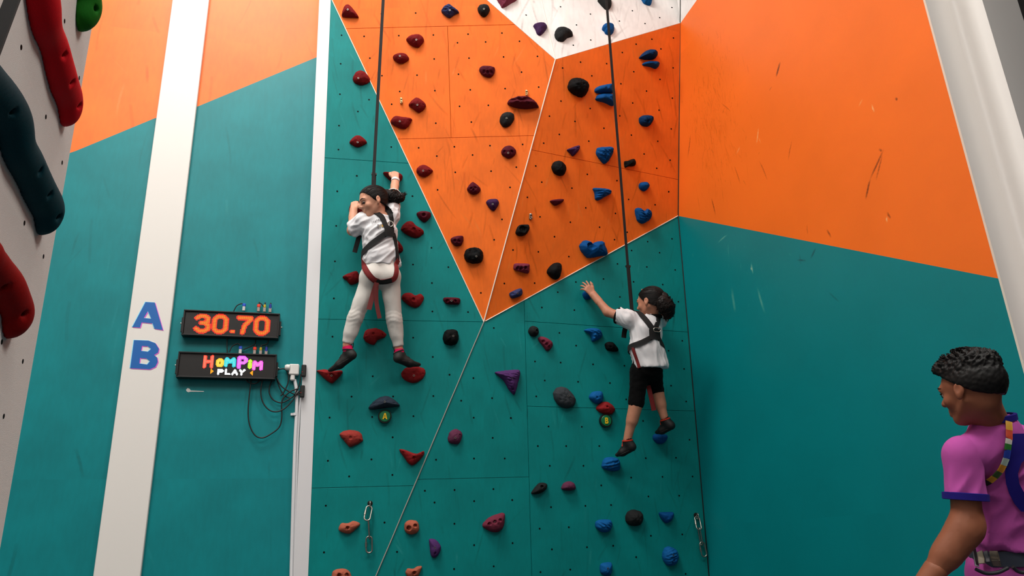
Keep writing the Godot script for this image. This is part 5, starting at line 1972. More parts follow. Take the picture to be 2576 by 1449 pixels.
# a hand: wrist, direction of the fingers, normal of its back, direction of the thumb's side, length, bends in degrees, spread
func hand_shape(b: MB, w: Vector3, d: Vector3, n: Vector3, t: Vector3, s: float, bend: Array, spread := 4.0, thumb := 0.6, forearm := Vector3.ZERO, rf := 0.0) -> void:
	d = d.normalized()
	n = (n - d * n.dot(d)).normalized()
	t = (t - d * t.dot(d) - n * t.dot(n)).normalized()
	var f := field([w, w + d * s * 1.15, w + d * s * 0.5 + t * s * 0.5, w + d * s * 0.5 - t * s * 0.4, w - n * s * 0.6 + d * s * 0.4, w + n * s * 0.2, forearm if forearm != Vector3.ZERO else w], 0.03, s * 0.024)
	if forearm != Vector3.ZERO:
		f.rod(forearm, w, rf, s * 0.175, 0.02, t, 1.15)
	var ax := d.cross(n).normalized()      # turning about it bends towards the palm
	if d.rotated(ax, 0.3).dot(n) > 0:
		ax = -ax
	var place := [0.150, 0.052, -0.048, -0.140]
	var along := [0.47, 0.50, 0.48, 0.43]
	var lens := [0.40, 0.45, 0.42, 0.32]
	for i in 4:
		var root: Vector3 = w + d * along[i] * s + t * place[i] * s
		f.rod(w + t * place[i] * s * 0.75 + d * 0.04 * s, root, 0.085 * s, 0.068 * s, 0.05 * s, n, 0.85)
		var dir := d.rotated(n, deg_to_rad(spread * (1.5 - i)) * (1.0 if n.cross(d).dot(t) > 0 else -1.0))
		var p := root
		for k in 3:
			dir = dir.rotated(ax, deg_to_rad(bend[k] + i * 3.0))
			var q: Vector3 = p + dir * lens[i] * s * [0.46, 0.30, 0.24][k]
			f.rod(p, q, (0.056 - 0.006 * k) * s, (0.050 - 0.007 * k) * s, 0.012 * s)
			p = q
	var tr := w + d * 0.14 * s + t * 0.12 * s - n * 0.02 * s
	var t1 := tr + (t * 0.55 + d * 0.75 - n * 0.25 * thumb).normalized() * 0.24 * s
	var t2 := t1 + (t * (0.55 - thumb * 0.6) + d * 0.85 - n * 0.5 * thumb).normalized() * 0.18 * s
	var t3 := t2 + (t * (0.35 - thumb * 0.7) + d * 0.85 - n * 0.6 * thumb).normalized() * 0.13 * s
	f.rod(tr, t1, 0.09 * s, 0.064 * s, 0.05 * s)
	f.rod(t1, t2, 0.064 * s, 0.058 * s, 0.01)
	f.rod(t2, t3, 0.058 * s, 0.042 * s, 0.01)
	f.surface(b)


# hair drawn back: a cap over the skull, cut along the hairline
func hair_cap(h: Transform3D, s: float, thick: float, man := false) -> Field:
	var f := field(corners(h, 0.45, 0.05, 1.06, 0.56), 0.01, s * 0.02)
	var bs := h.basis.orthonormalized()
	f.egg(h * Vector3(0, 0.60, -0.06), bs, Vector3(0.365, 0.395, 0.45) * s + Vector3.ONE * thick, 0.02)
	if not man:
		f.egg(h * Vector3(0, 0.40, -0.16), bs, Vector3(0.325, 0.30, 0.30) * s, 0.06 * s)
		f.cut(h * Vector3(0, 0.80, 0.30), bs * Vector3(0, -0.60, 0.80))
		f.cut(h * Vector3(0, 0.33, -0.18), bs * Vector3(0, -0.86, 0.5))
		f.cut(h * Vector3(0, 0.20, -0.30), bs * Vector3(0, -1.0, 0.1))
	return f


func strands(bs: Basis, amp: float, fine := 70.0) -> Callable:
	return func(p: Vector3) -> float:
		var q := bs.inverse() * p
		return amp * soft.get_noise_3d(q.x * fine, q.y * fine, q.z * fine * 0.15)


func ponytail(parent: Node3D, pts: Array, rad: Array, m: Material, curl: float, count: int, seed_: int) -> void:
	var f := field(pts, 0.07, 0.005)
	for i in pts.size() - 1:
		f.rod(pts[i], pts[i + 1], rad[i], rad[i + 1], 0.02)
	var b := MB.new()
	f.surface(b, func(p: Vector3) -> float: return 0.005 * noise.get_noise_3d(p.x * 90.0, p.y * 90.0, p.z * 90.0) + 0.003 * noise.get_noise_3d(p.x * 260.0, p.y * 200.0, p.z * 260.0))
	var tail := part("ponytail", b.mesh(), m, parent)
	var r := RandomNumberGenerator.new()
	r.seed = seed_
	b = MB.new()
	for i in count:
		var g := r.randf() * TAU
		var out := r.randf_range(0.75, 1.15)
		var wind := r.randf_range(1.5, 3.5)
		var run := []
		var n := 40
		var stop := r.randf_range(0.75, 1.12)
		for k in n:
			var t := k / float(n - 1) * stop * (pts.size() - 1)
			var j := mini(int(t), pts.size() - 2)
			var p: Vector3 = pts[j].lerp(pts[j + 1], t - j)
			var dir: Vector3 = (pts[j + 1] - pts[j]).normalized()
			var s := dir.cross(Vector3(0.2, 0.9, 0.3)).normalized()
			var w := dir.cross(s)
			var rr: float = lerpf(rad[j], rad[j + 1], minf(t - j, 1.0)) * out
			var a := g + sin(t * wind + g) * 0.7
			p += (s * cos(a) + w * sin(a)) * (rr + curl * sin(t * 7.0 + g * 3.0)) + Vector3(0, curl * sin(t * 9.0 + g), 0)
			run.append(p)
		b.tube(run, r.randf_range(0.0008, 0.0016), 5)
	var cu := part("curls", b.mesh(), m, tail)
	cu.set_meta("kind", "stuff")


# drapery: soft ridges that run along a direction, plus a slow swell; lengths in metres
func folds(amp: float, along: Vector3, pitch := 0.05, run := 0.25) -> Callable:
	var d := along.normalized()
	return func(p: Vector3) -> float:
		var a := d * p.dot(d)
		var q := (p - a) / pitch + a / run
		var c := soft.get_noise_3d(q.x, q.y, q.z)
		return amp * ((0.5 - absf(c)) * 1.3 - 0.3 + 0.5 * soft.get_noise_3d(p.x * 5.0 + 7.0, p.y * 5.0, p.z * 5.0))


func cuff(c: Vector3, axis: Vector3, r: float, w: float, th := 0.004, wide := Vector3.ZERO, fl := 1.0) -> ArrayMesh:
	var b := MB.new()
	axis = axis.normalized()
	b.lathe(c - axis * w / 2, axis, [[r, 0.0], [r + th, 0.0015], [r + th, w - 0.0015], [r, w], [r - 0.004, w], [r - 0.004, 0.0], [r, 0.0]], 28)
	if fl != 1.0:
		for i in b.v.size():
			var p := b.v[i] - c
			b.v[i] += wide * p.dot(wide) * (fl - 1.0)
	return b.mesh()


func free_band(parent: Node3D, called: String, pts: Array, side: Vector3, w: float, m: Material, label := "") -> void:
	var b := MB.new()
	var run := spline(pts, 6)
	var th := 0.003
	var f := b.v.size()
	for i in run.size():
		var t: Vector3 = (run[mini(i + 1, run.size() - 1)] - run[maxi(i - 1, 0)]).normalized()
		var s := (side - t * side.dot(t)).normalized()
		var n := s.cross(t).normalized()
		for k in [[-1, -1], [1, -1], [1, 1], [-1, 1]]:
			b.vert(run[i] + s * w / 2 * k[0] + n * th / 2 * k[1], (n * k[1] + s * 0.2 * k[0]).normalized())
	for i in run.size() - 1:
		for k in 4:
			var a := f + i * 4 + k
			var c := f + i * 4 + (k + 1) % 4
			b.tri(a, c, c + 4)
			b.tri(a, c + 4, a + 4)
	for e in [0, run.size() - 1]:
		b.tri(f + e * 4, f + e * 4 + 1, f + e * 4 + 2)
		b.tri(f + e * 4, f + e * 4 + 2, f + e * 4 + 3)
	part(called, b.mesh(), m, parent, label)


func shoe(parent: Node3D, a: Vector3, heel: Vector3, ball: Vector3, toe: Vector3, sole: Vector3, upper: Material, rim: Material, tabs: bool) -> void:
	# sole: direction from the foot to its underside
	var f := field([a, heel, ball, toe], 0.06, 0.0042)
	f.rod(a, heel.lerp(a, 0.3), 0.030, 0.029, 0.012)
	f.rod(a.lerp(heel, 0.4), heel, 0.029, 0.025, 0.012)
	f.rod(heel, ball, 0.024, 0.026, 0.015, sole, 0.9)
	f.rod(a, ball, 0.024, 0.022, 0.015)
	f.rod(ball, toe, 0.026, 0.013, 0.01, sole, 0.85)
	var up := (a - heel.lerp(ball, 0.35)).normalized()
	f.cut(a + up * 0.012, up, 0.07)
	var b := MB.new()
	f.surface(b)
	var o := part("shoe", b.mesh(), upper, parent)
	# rubber rand round the lower half
	var g := field([heel, ball, toe], 0.06, 0.0042)
	g.rod(heel + sole * 0.003, ball + sole * 0.003, 0.026, 0.028, 0.015, sole, 0.9)
	g.rod(ball + sole * 0.003, toe + sole * 0.002, 0.028, 0.0145, 0.01, sole, 0.85)
	g.cut(heel.lerp(ball, 0.5) + sole * 0.008, -sole)
	b = MB.new()
	g.surface(b)
	part("sole", b.mesh(), M.rubber, o)
	part("collar", cuff(a + up * 0.008, up, 0.0325, 0.010, 0.004), rim, o)
	if tabs:
		for s in [-1.0, 1.0]:
			b = MB.new()
			var sd := up.cross(toe - heel).normalized()
			var c: Vector3 = a + up * 0.012 - (toe - heel).normalized() * 0.03 * s
			b.tube(stadium(c + up * 0.01, up, (toe - heel).normalized().lerp(sd, 0.5).normalized(), 0.032, 0.014), 0.0028, 6, true)
			part("pull_tab", b.mesh(), M.webbing, o)
	b = MB.new()
	var la := a.lerp(ball, 0.35)
	var across := (toe - heel).normalized().cross(sole).normalized()
	for k in 3:
		var c := a.lerp(ball, 0.3 + 0.22 * k) - sole * 0.0
		var run := []
		for i in 9:
			var t := (i / 8.0 - 0.5) * 2.0
			var p := c + across * 0.022 * t + (toe - heel).normalized() * 0.006 * (k % 2 * 2 - 1) * t - sole * 0.05
			for it in 24:
				var dd := f.sample(p)
				if dd < 0.002:
					break
				p += sole * minf(dd, 0.004)
			run.append(p)
		b.tube(run, 0.0022, 6)
	part("laces", b.mesh(), rim, o)


func make_girl_a() -> void:
	var J := {}
	var raw := {"pelvis": [955, 690, .20], "waist": [957, 640, .215], "chest": [955, 585, .225], "neck": [955, 548, .25], "sl": [914, 557, .235], "sr": [983, 545, .215], "el": [886, 580, .175], "wl": [889.5, 527, .105], "er": [990, 494, .14], "wr": [995, 452, .085],
		"hl": [932, 706, .195], "hr": [981, 704, .195], "kl": [894, 797, .165], "kr": [991, 800, .165], "al": [873, 868, .125], "ar": [1003, 876, .125]}
	for k in raw:
		J[k] = on("A", raw[k][0], raw[k][1], raw[k][2])
	var u: Vector3 = F.A.u
	var v: Vector3 = F.A.v
	var n: Vector3 = F.A.n
	var o := thing("person", "girl in white shirt and white leggings climbing the teal wall in harness", "person")
	# skin
	var s := 0.205
	var fz := (-u * 0.93 + n * 0.22 - v * 0.30).normalized()
	var fy := (v * 0.95 + u * 0.28)
	fy = (fy - fz * fy.dot(fz)).normalized()
	var hb := Basis(fy.cross(fz), fy, fz)
	var h := Transform3D(hb.scaled_local(Vector3.ONE * s), Vector3.ZERO)
	h.origin = on("A", 951, 501, 0.27 + 0.06) - h.basis * Vector3(0.385 if (hb.x).dot(n) > 0 else -0.385, 0.46, -0.05)
	var skin := skin_mat(Color(0.85, 0.63, 0.52))
	var b := MB.new()
	var body := field(J.values(), 0.14, 0.009)
	body.rod(J.chest, J.waist, 0.078, 0.07, 0.03, u, 1.3)
	body.rod(J.waist, J.pelvis, 0.07, 0.085, 0.03, u, 1.2)
	body.rod(J.sl, J.sr, 0.042, 0.042, 0.04)
	body.rod(J.chest, J.neck, 0.06, 0.04, 0.04)
	body.rod(J.sl, J.el, 0.038, 0.032, 0.02)
	body.rod(J.el, J.wl, 0.033, 0.024, 0.015)
	body.rod(J.sr, J.er, 0.038, 0.033, 0.02)
	body.rod(J.er, J.wr, 0.033, 0.0235, 0.015)
	for q in [["hl", "kl", "al"], ["hr", "kr", "ar"]]:
		body.rod(J[q[0]], J[q[1]], 0.052, 0.038, 0.03)
		body.rod(J[q[1]], J[q[2]], 0.036, 0.028, 0.02)
	body.surface(b)
	var hf := head_shape(b, h, s, J.neck, 0.042)
	hand_shape(b, J.wr, (v * 1.0 - n * 0.25 - u * 0.05), n, -u, 0.125, [50.0, 75.0, 50.0], 2.0, 0.7, J.er.lerp(J.wr, 0.6), 0.026)
	hand_shape(b, J.wl, (v * 1.0 - n * 0.3 + u * 0.1), n - u * 0.3, u, 0.125, [60.0, 80.0, 50.0], 2.0, 0.8, J.el.lerp(J.wl, 0.6), 0.027)
	part("body", b.mesh(), skin, o)
	# hair
	var hm := hair_mat(Color(0.065, 0.045, 0.04))
	eyes(o, hf, h, s, hm, 1.0)
	b = MB.new()
	hair_cap(h, s, 0.004).surface(b, strands(hb, 0.0012))
	combed(part("hair", b.mesh(), hm, o), h, s, 0.004, Vector3(0, 0.72, -0.50), hm, 420, 31)
	var q0 := h * Vector3(0, 0.72, -0.50)
	var off: float = n.dot(q0) - F.A.d
	ponytail(o, [q0.lerp(on("A", 970, 487, off), 0.5), on("A", 978, 492, off - 0.01), on("A", 993, 498, off - 0.02), on("A", 1008, 497, off - 0.02), on("A", 1017, 489, off - 0.02)], [0.022, 0.034, 0.036, 0.024, 0.008], hm, 0.006, 150, 3)
	b = MB.new()
	b.tube(stadium(q0.lerp(on("A", 972, 488, off), 0.6), v, n, 0.046, 0.044), 0.006, 8, true)
	part("hair_tie", b.mesh(), M.webbing, o)
	# shirt
	var white := cloth_mat(Color(0.86, 0.86, 0.87))
	var shirt := field([J.sl, J.sr, J.pelvis, J.el, J.er, J.waist + u * 0.1], 0.15, 0.0075)
	shirt.rod(J.chest, J.waist, 0.089, 0.086, 0.03, u, 1.27)
	shirt.rod(J.waist, J.pelvis + v * 0.02, 0.086, 0.098, 0.03, u, 1.16)
	shirt.rod(J.sl, J.sr, 0.05, 0.05, 0.04)
	shirt.rod(J.chest, J.neck.lerp(J.chest, 0.25), 0.07, 0.055, 0.04)
	shirt.rod(J.sl, J.el, 0.054, 0.060, 0.03)
	shirt.rod(J.sr, J.er, 0.056, 0.052, 0.03)
	shirt.rod(J.waist + u * 0.09 - v * 0.03, J.pelvis + u * 0.118 + v * 0.075, 0.03, 0.022, 0.03)
	var dl: Vector3 = (J.el - J.sl).normalized()
	var dr: Vector3 = (J.er - J.sr).normalized()
	shirt.cut(J.sl.lerp(J.el, 0.98), dl - u * 0.15, 0.10)
	shirt.cut(J.sr.lerp(J.er, 0.64), dr, 0.09)
	shirt.cut(on("A", 955, 661, 0.3), -v - u * 0.03, 0.3)
	shirt.cut(J.neck + v * 0.012 + n * 0.02, v - n * 0.05, 0.075)
	b = MB.new()
	shirt.surface(b, folds(0.009, u * 0.85 + v * 0.5, 0.055, 0.3))
	part("shirt", b.mesh(), white, o)
	# leggings
	var pants := field([J.pelvis, J.hl, J.hr, J.kl, J.kr, J.al, J.ar], 0.13, 0.0075)
	pants.rod(J.waist.lerp(J.pelvis, 0.5), J.pelvis, 0.082, 0.092, 0.03, u, 1.2)
	for q in [["hl", "kl", "al"], ["hr", "kr", "ar"]]:
		pants.egg(J[q[0]] + n * 0.025 + v * 0.02, Basis(u, v, n), Vector3(0.066, 0.075, 0.075), 0.03)
		pants.rod(J[q[0]], J[q[1]], 0.066, 0.047, 0.025)
		pants.rod(J[q[1]], J[q[2]], 0.046, 0.033, 0.02)
		pants.rod(J[q[1]].lerp(J[q[2]], 0.15), J[q[1]].lerp(J[q[2]], 0.55), 0.043, 0.039, 0.02)
		pants.cut(J[q[2]] + (J[q[1]] - J[q[2]]).normalized() * 0.012, J[q[2]] - J[q[1]], 0.07)
	pants.cut(on("A", 955, 650, 0.2), v, 0.3)
	b = MB.new()
	var knees := [J.kl, J.kr]
	pants.surface(b, func(p: Vector3) -> float:
		var w := 0.0
		for k in knees:
			w = maxf(w, clampf(1.0 - p.distance_to(k) / 0.09, 0.0, 1.0))
		return 0.0025 * w * sin(p.y * 230.0 + soft.get_noise_3d(p.x * 16, p.y * 6, p.z * 16) * 3.5) + 0.003 * soft.get_noise_3d(p.x * 12, p.y * 9, p.z * 12))
	part("leggings", b.mesh(), cloth_mat(Color(0.84, 0.825, 0.80)), o)
	# socks and shoes
	for q in [["al", [876, 884, 886, 894, 854, 917, 830, 931], [.125, .135, .10, .06]], ["ar", [1004, 889, 1001, 902, 1030, 913, 1054, 917], [.125, .14, .10, .06]]]:
		var p := []
		for i in 4:
			p.append(on("A", q[1][i * 2], q[1][i * 2 + 1], q[2][i]))
		b = MB.new()
		var ks: Vector3 = J["kl" if q[0] == "al" else "kr"]
		b.tube([J[q[0]].lerp(p[0], 0.25), p[0] + (p[0] - J[q[0]]) * 0.02], 0.0325, 16)
		part("sock", b.mesh(), cloth_mat(Color(0.85, 0.13, 0.36)), o, "bright pink sock")
		var sd: Vector3 = ((p[2] + p[1]) / 2 - p[0])
		var al: Vector3 = (p[3] - p[1]).normalized()
		sd = (sd - al * sd.dot(al)).normalized()
		shoe(o, p[0], p[1], p[2], p[3], sd, mat(Color(0.085, 0.088, 0.08), 0.7), M.webbing, true)
	# white wristband
	part("wristband", cuff(J.wr.lerp(J.er, 0.05), J.wr - J.er, 0.0265, 0.02, 0.002), M.white, o)
	# harness
	var blk: Material = M.webbing
	var dark_red := relief(mat(Color(0.36, 0.05, 0.05), 0.8), 0.25, 3.0, 40.0)
	var redw := relief(mat(Color(0.45, 0.05, 0.06), 0.8), 0.25, 3.0, 40.0)
	var fl := [shirt, pants, body]
	var Q := func(a: Array) -> Array:
		var out := []
		for i in range(0, a.size(), 2):
			out.append(840 + a[i] / 5.175)
			out.append(400 + a[i + 1] / 5.175)
		return out
	for sp in [["shoulder_strap", [535, 695, 620, 750, 665, 850, 705, 940], .034, [.1, 0.0]], ["shoulder_strap", [690, 668, 732, 725, 748, 810, 742, 920], .030, [.08, 0.0]], ["side_strap", [700, 955, 580, 1040, 480, 1115, 405, 1185], .036, [0.0, .14]], ["side_strap", [768, 970, 792, 1040, 803, 1110], .032, [0.0, .12]], ["back_pad", [722, 880, 722, 950, 724, 1010], .066, [0.0, 0.0]]]:
		var m := strap(fl, Q.call(sp[1]), 4.2, 5.6, sp[2], 0.003 if sp[0] != "back_pad" else 0.006, 0.003, sp[3])
		if m:
			part(sp[0], m, blk, o)
	var rp := meet(fl, 982, 565, 4.2, 5.6)
	if rp != Vector3.INF:
		b = MB.new()
		b.tube(stadium(rp + n * 0.012, v, u, 0.036, 0.034), 0.004, 8, true)
		part("ring", b.mesh(), M.steel, o, "steel ring on the back of the harness")
	for sp in [["leg_loop", [911, 655, 921, 680, 938, 702, 952, 708], .036, redw, [.06, 0.0]], ["leg_loop", [997, 684, 992, 700, 976, 707, 955, 709], .034, redw, [.10, 0.0]], ["seat_strap", [946, 707, 965, 708, 985, 704], .030, blk, [0.0, 0.0], .010]]:
		var m := strap(fl, sp[1], 4.2, 5.6, sp[2], 0.003, sp[5] if sp.size() > 5 else 0.004, sp[4])
		if m:
			part(sp[0], m, sp[3], o)
	free_band(o, "loose_end", [on("A", 948, 711, .29), on("A", 938, 742, .27), on("A", 928, 779, .265)], u * 0.9 + n * 0.3, 0.032, dark_red, "dark red loose strap end")
	free_band(o, "loose_end", [on("A", 947, 711, .29), on("A", 947, 760, .275), on("A", 955, 801, .27)], u * 0.9 - n * 0.2, 0.026, dark_red, "dark red loose strap end")
	free_band(o, "loose_end", [on("A", 905, 590, .19), on("A", 899, 610, .185), on("A", 892, 635, .18)], u, 0.030, blk, "black loose strap end")
	# print on the back: a bowed line of dark letters over a small emblem
	var ink := mat(Color(0.42, 0.40, 0.40), 0.8)
	for k in 7:
		var x := 497.0 + k * 20.0
		var y := 828.0 - k * 9.0
		for st in [[x, y - 14, x, y + 14], [x, y - 12, x + 9, y - 6 + (k % 3) * 8]]:
			var m := strap([shirt], Q.call(st), 4.2, 5.6, 0.0022, 0.0006, 0.0022)
			if m:
				part("print", m, ink, o)
	for k in [[575, 850, 575, 885, .007, ink], [600, 855, 600, 895, .007, mat(Color(0.55, 0.50, 0.42), 0.8)], [630, 855, 632, 885, .010, mat(Color(0.72, 0.55, 0.22), 0.8)], [560, 885, 590, 893, .004, ink]]:
		var m := strap([shirt], Q.call(k.slice(0, 4)), 4.2, 5.6, k[4], 0.0006, 0.0022)
		if m:
			part("print", m, k[5], o)


func make_girl_b() -> void:
	var J := {}
	var raw := {"pelvis": [1626, 925, .25], "waist": [1624, 880, .265], "chest": [1624, 830, .275], "neck": [1641, 799, .28], "sl": [1580, 803, .27], "sr": [1660, 806, .245], "el": [1529, 785, .17], "wl": [1493, 742, .095], "er": [1652, 800, .11], "wr": [1634, 752, .075],
		"hl": [1609, 938, .235], "hr": [1642, 936, .225], "kl": [1601, 1010, .205], "kr": [1651, 984, .13], "al": [1578, 1106, .155], "ar": [1671, 1050, .165]}
	for k in raw:
		J[k] = on("E", raw[k][0], raw[k][1], raw[k][2])
	var u: Vector3 = F.E.u
	var v: Vector3 = F.E.v
	var n: Vector3 = F.E.n
	var o := thing("person", "girl in white shirt and black knee-length leggings reaching along the shaded teal wall", "person")
	var s := 0.205
	var fz := Vector3(-0.78, 0.0, -0.61).normalized()
	var fy := (v - fz * v.dot(fz)).normalized()
	var hb := Basis(fy.cross(fz), fy, fz)
	var h := Transform3D(hb.scaled_local(Vector3.ONE * s), Vector3.ZERO)
	h.origin = on("E", 1625, 757, 0.29 + 0.07) - h.basis * Vector3(0.385 if (hb.x).dot(n) > 0 else -0.385, 0.46, -0.05)
	var skin := skin_mat(Color(0.74, 0.52, 0.415))
	var b := MB.new()
	var body := field(J.values(), 0.14, 0.009)
	body.rod(J.chest, J.waist, 0.075, 0.068, 0.03, u, 1.25)
	body.rod(J.waist, J.pelvis, 0.068, 0.08, 0.03, u, 1.15)
	body.rod(J.sl, J.sr, 0.042, 0.042, 0.04)
	body.rod(J.chest, J.neck, 0.06, 0.04, 0.04)
	body.rod(J.sl, J.el, 0.036, 0.031, 0.02)
	body.rod(J.el, J.wl, 0.032, 0.0215, 0.015)
	body.rod(J.sr, J.er, 0.036, 0.031, 0.02)
	body.rod(J.er, J.wr, 0.031, 0.022, 0.015)
	for q in [["hl", "kl", "al"], ["hr", "kr", "ar"]]:
		body.rod(J[q[0]], J[q[1]], 0.058, 0.044, 0.03)
		body.rod(J[q[1]], J[q[2]], 0.042, 0.027, 0.02)
		body.rod(J[q[1]].lerp(J[q[2]], 0.12) + n * 0.008, J[q[1]].lerp(J[q[2]], 0.5) + n * 0.006, 0.041, 0.037, 0.02)
	body.surface(b)
	var hf := head_shape(b, h, s, J.neck, 0.040)
	hand_shape(b, J.wl, (v * 0.75 - u * 0.62 - n * 0.12), n, u * 0.6 + v * 0.5, 0.135, [12.0, 18.0, 14.0], 13.0, 0.15, J.el.lerp(J.wl, 0.6), 0.025)
	hand_shape(b, J.wr, (v * 1.0 - n * 0.2), n, -u, 0.13, [40.0, 60.0, 40.0], 3.0, 0.6, J.er.lerp(J.wr, 0.6), 0.025)
	part("body", b.mesh(), skin, o)
	var hm := hair_mat(Color(0.055, 0.04, 0.035))
	eyes(o, hf, h, s, hm)
	b = MB.new()
	hair_cap(h, s, 0.005).surface(b, strands(hb, 0.0012))
	combed(part("hair", b.mesh(), hm, o), h, s, 0.005, Vector3(0, 0.58, -0.52), hm, 420, 32)
	var q0 := h * Vector3(0, 0.58, -0.52)
	var off: float = n.dot(q0) - F.E.d
	ponytail(o, [q0, on("E", 1668, 762, off), on("E", 1677, 772, off), on("E", 1682, 785, off - 0.01), on("E", 1676, 799, off - 0.01)], [0.028, 0.046, 0.050, 0.034, 0.012], hair_mat(Color(0.075, 0.05, 0.04)), 0.008, 220, 8)
	b = MB.new()
	b.tube(stadium(q0.lerp(on("E", 1668, 762, off), 0.3), v, n, 0.056, 0.054), 0.007, 8, true)
	part("hair_tie", b.mesh(), M.webbing, o)
	# shirt
	var white := cloth_mat(Color(0.84, 0.84, 0.85))
	var dark := cloth_mat(Color(0.05, 0.05, 0.055))
	var shirt := field([J.sl, J.sr, J.pelvis, J.el, J.pelvis + u * 0.12], 0.15, 0.0075)
	shirt.rod(J.chest, J.waist, 0.088, 0.088, 0.03, u, 1.24)
	shirt.rod(J.waist, on("E", 1634, 920, .26), 0.088, 0.098, 0.03, u, 1.16)
	shirt.rod(J.sl, J.sr, 0.052, 0.052, 0.04)
	shirt.rod(J.chest, J.neck.lerp(J.chest, 0.3), 0.07, 0.056, 0.04)
	shirt.rod(J.sl, J.el, 0.056, 0.060, 0.03)
	shirt.rod(on("E", 1655, 880, .28), on("E", 1664, 916, .29), 0.03, 0.036, 0.04)
	var dl: Vector3 = (J.el - J.sl).normalized()
	var cl: Vector3 = J.sl.lerp(J.el, 0.50)
	shirt.cut(cl, dl, 0.30)
	shirt.cut(on("E", 1630, 925, 0.3), -v + u * 0.02, 0.3)
	shirt.cut(J.neck + v * 0.012, v, 0.075)
	b = MB.new()
	shirt.surface(b, folds(0.010, u * 0.35 - v * 0.9, 0.06, 0.35))
	part("shirt", b.mesh(), white, o)
	part("sleeve_band", cuff(cl - dl * 0.006, dl, 0.053, 0.016, 0.005), dark, o, "black sleeve band")
	part("collar", cuff(J.neck + v * 0.006, v + n * 0.1, 0.060, 0.022, 0.006), dark, o, "black collar band")
	# leggings
	var pants := field([J.pelvis, J.hl, J.hr, J.kl, J.kr], 0.14, 0.0075)
	pants.rod(J.waist.lerp(J.pelvis, 0.6), J.pelvis, 0.078, 0.085, 0.03, u, 1.15)
	for q in [["hl", "kl", "al"], ["hr", "kr", "ar"]]:
		pants.rod(J[q[0]], J[q[1]], 0.065, 0.050, 0.03)
		pants.rod(J[q[1]], J[q[1]].lerp(J[q[2]], 0.3), 0.050, 0.047, 0.02)
	pants.cut(on("E", 1601, 1023, .2), J.al - J.kl, 0.12)
	pants.cut(on("E", 1653, 992, .15), J.ar - J.kr, 0.07)
	b = MB.new()
	pants.surface(b, folds(0.003, u, 0.05, 0.2))
	part("leggings", b.mesh(), cloth_mat(Color(0.022, 0.022, 0.025)), o)
	for q in [["al", "kl", [1579, 1111, 1590, 1125, 1566, 1137, 1552, 1144], [.155, .165, .125, .095]], ["ar", "kr", [1674, 1058, 1688, 1071, 1665, 1082, 1652, 1087], [.165, .185, .13, .09]]]:
		var p := []
		for i in 4:
			p.append(on("E", q[2][i * 2], q[2][i * 2 + 1], q[3][i]))
		b = MB.new()
		b.tube([J[q[0]].lerp(J[q[1]], 0.06), p[0] + (p[0] - J[q[0]]) * 0.5], 0.027, 16)
		part("sock", b.mesh(), dark, o)
		var sd: Vector3 = ((p[2] + p[1]) / 2 - p[0])
		var al: Vector3 = (p[3] - p[1]).normalized()
		sd = (sd - al * sd.dot(al)).normalized()
		shoe(o, p[0], p[1], p[2], p[3], sd, mat(Color(0.045, 0.042, 0.045), 0.6), mat(Color(0.72, 0.17, 0.06), 0.7), false)
	# harness
	var dark_red := relief(mat(Color(0.36, 0.05, 0.05), 0.8), 0.25, 3.0, 40.0)
	var redw := relief(mat(Color(0.45, 0.06, 0.06), 0.8), 0.25, 3.0, 40.0)
	var fl := [shirt, pants, body]
	var Q := func(a: Array) -> Array:
		var out := []
		for i in range(0, a.size(), 2):
			out.append(1400 + a[i] / 2.8975)
			out.append(680 + a[i + 1] / 2.8975)
		return out
	for sp in [["shoulder_strap", [598, 308, 650, 362, 705, 435], .038, [.10, 0.0], M.webbing], ["shoulder_strap", [745, 325, 735, 385, 712, 440], .036, [.08, 0.0], M.webbing], ["side_strap", [690, 492, 620, 528, 558, 550], .036, [0.0, .14], M.webbing], ["side_strap", [740, 490, 762, 528], .036, [0.0, .12], M.webbing], ["back_pad", [716, 430, 718, 470, 720, 505], .085, [0.0, 0.0], M.webbing], ["hip_strap", [568, 600, 588, 655, 606, 712], .022, [0.03, 0.0], redw]]:
		var m := strap(fl, Q.call(sp[1]), 4.6, 6.4, sp[2], 0.003 if sp[0] != "back_pad" else 0.006, 0.003, sp[3])
		if m:
			part(sp[0], m, sp[4], o)
	var rp := meet(fl, 1400 + 728 / 2.8975, 680 + 437 / 2.8975, 4.6, 6.4)
	if rp != Vector3.INF:
		b = MB.new()
		b.tube(stadium(rp + n * 0.012, u, v, 0.05, 0.026), 0.0035, 8, true)
		part("ring", b.mesh(), M.steel, o, "steel ring on the back of the harness")
	free_band(o, "loose_end", [on("E", 1400 + 505 / 2.8975, 680 + 405 / 2.8975, .2), on("E", 1400 + 494 / 2.8975, 680 + 455 / 2.8975, .2), on("E", 1400 + 490 / 2.8975, 680 + 492 / 2.8975, .2)], u, 0.034, M.webbing, "black loose strap end")
	free_band(o, "loose_end", [on("E", 1400 + 668 / 2.8975, 680 + 840 / 2.8975, .22), on("E", 1400 + 690 / 2.8975, 680 + 930 / 2.8975, .22), on("E", 1400 + 710 / 2.8975, 680 + 1022 / 2.8975, .22)], u, 0.032, redw, "dark red loose strap end")


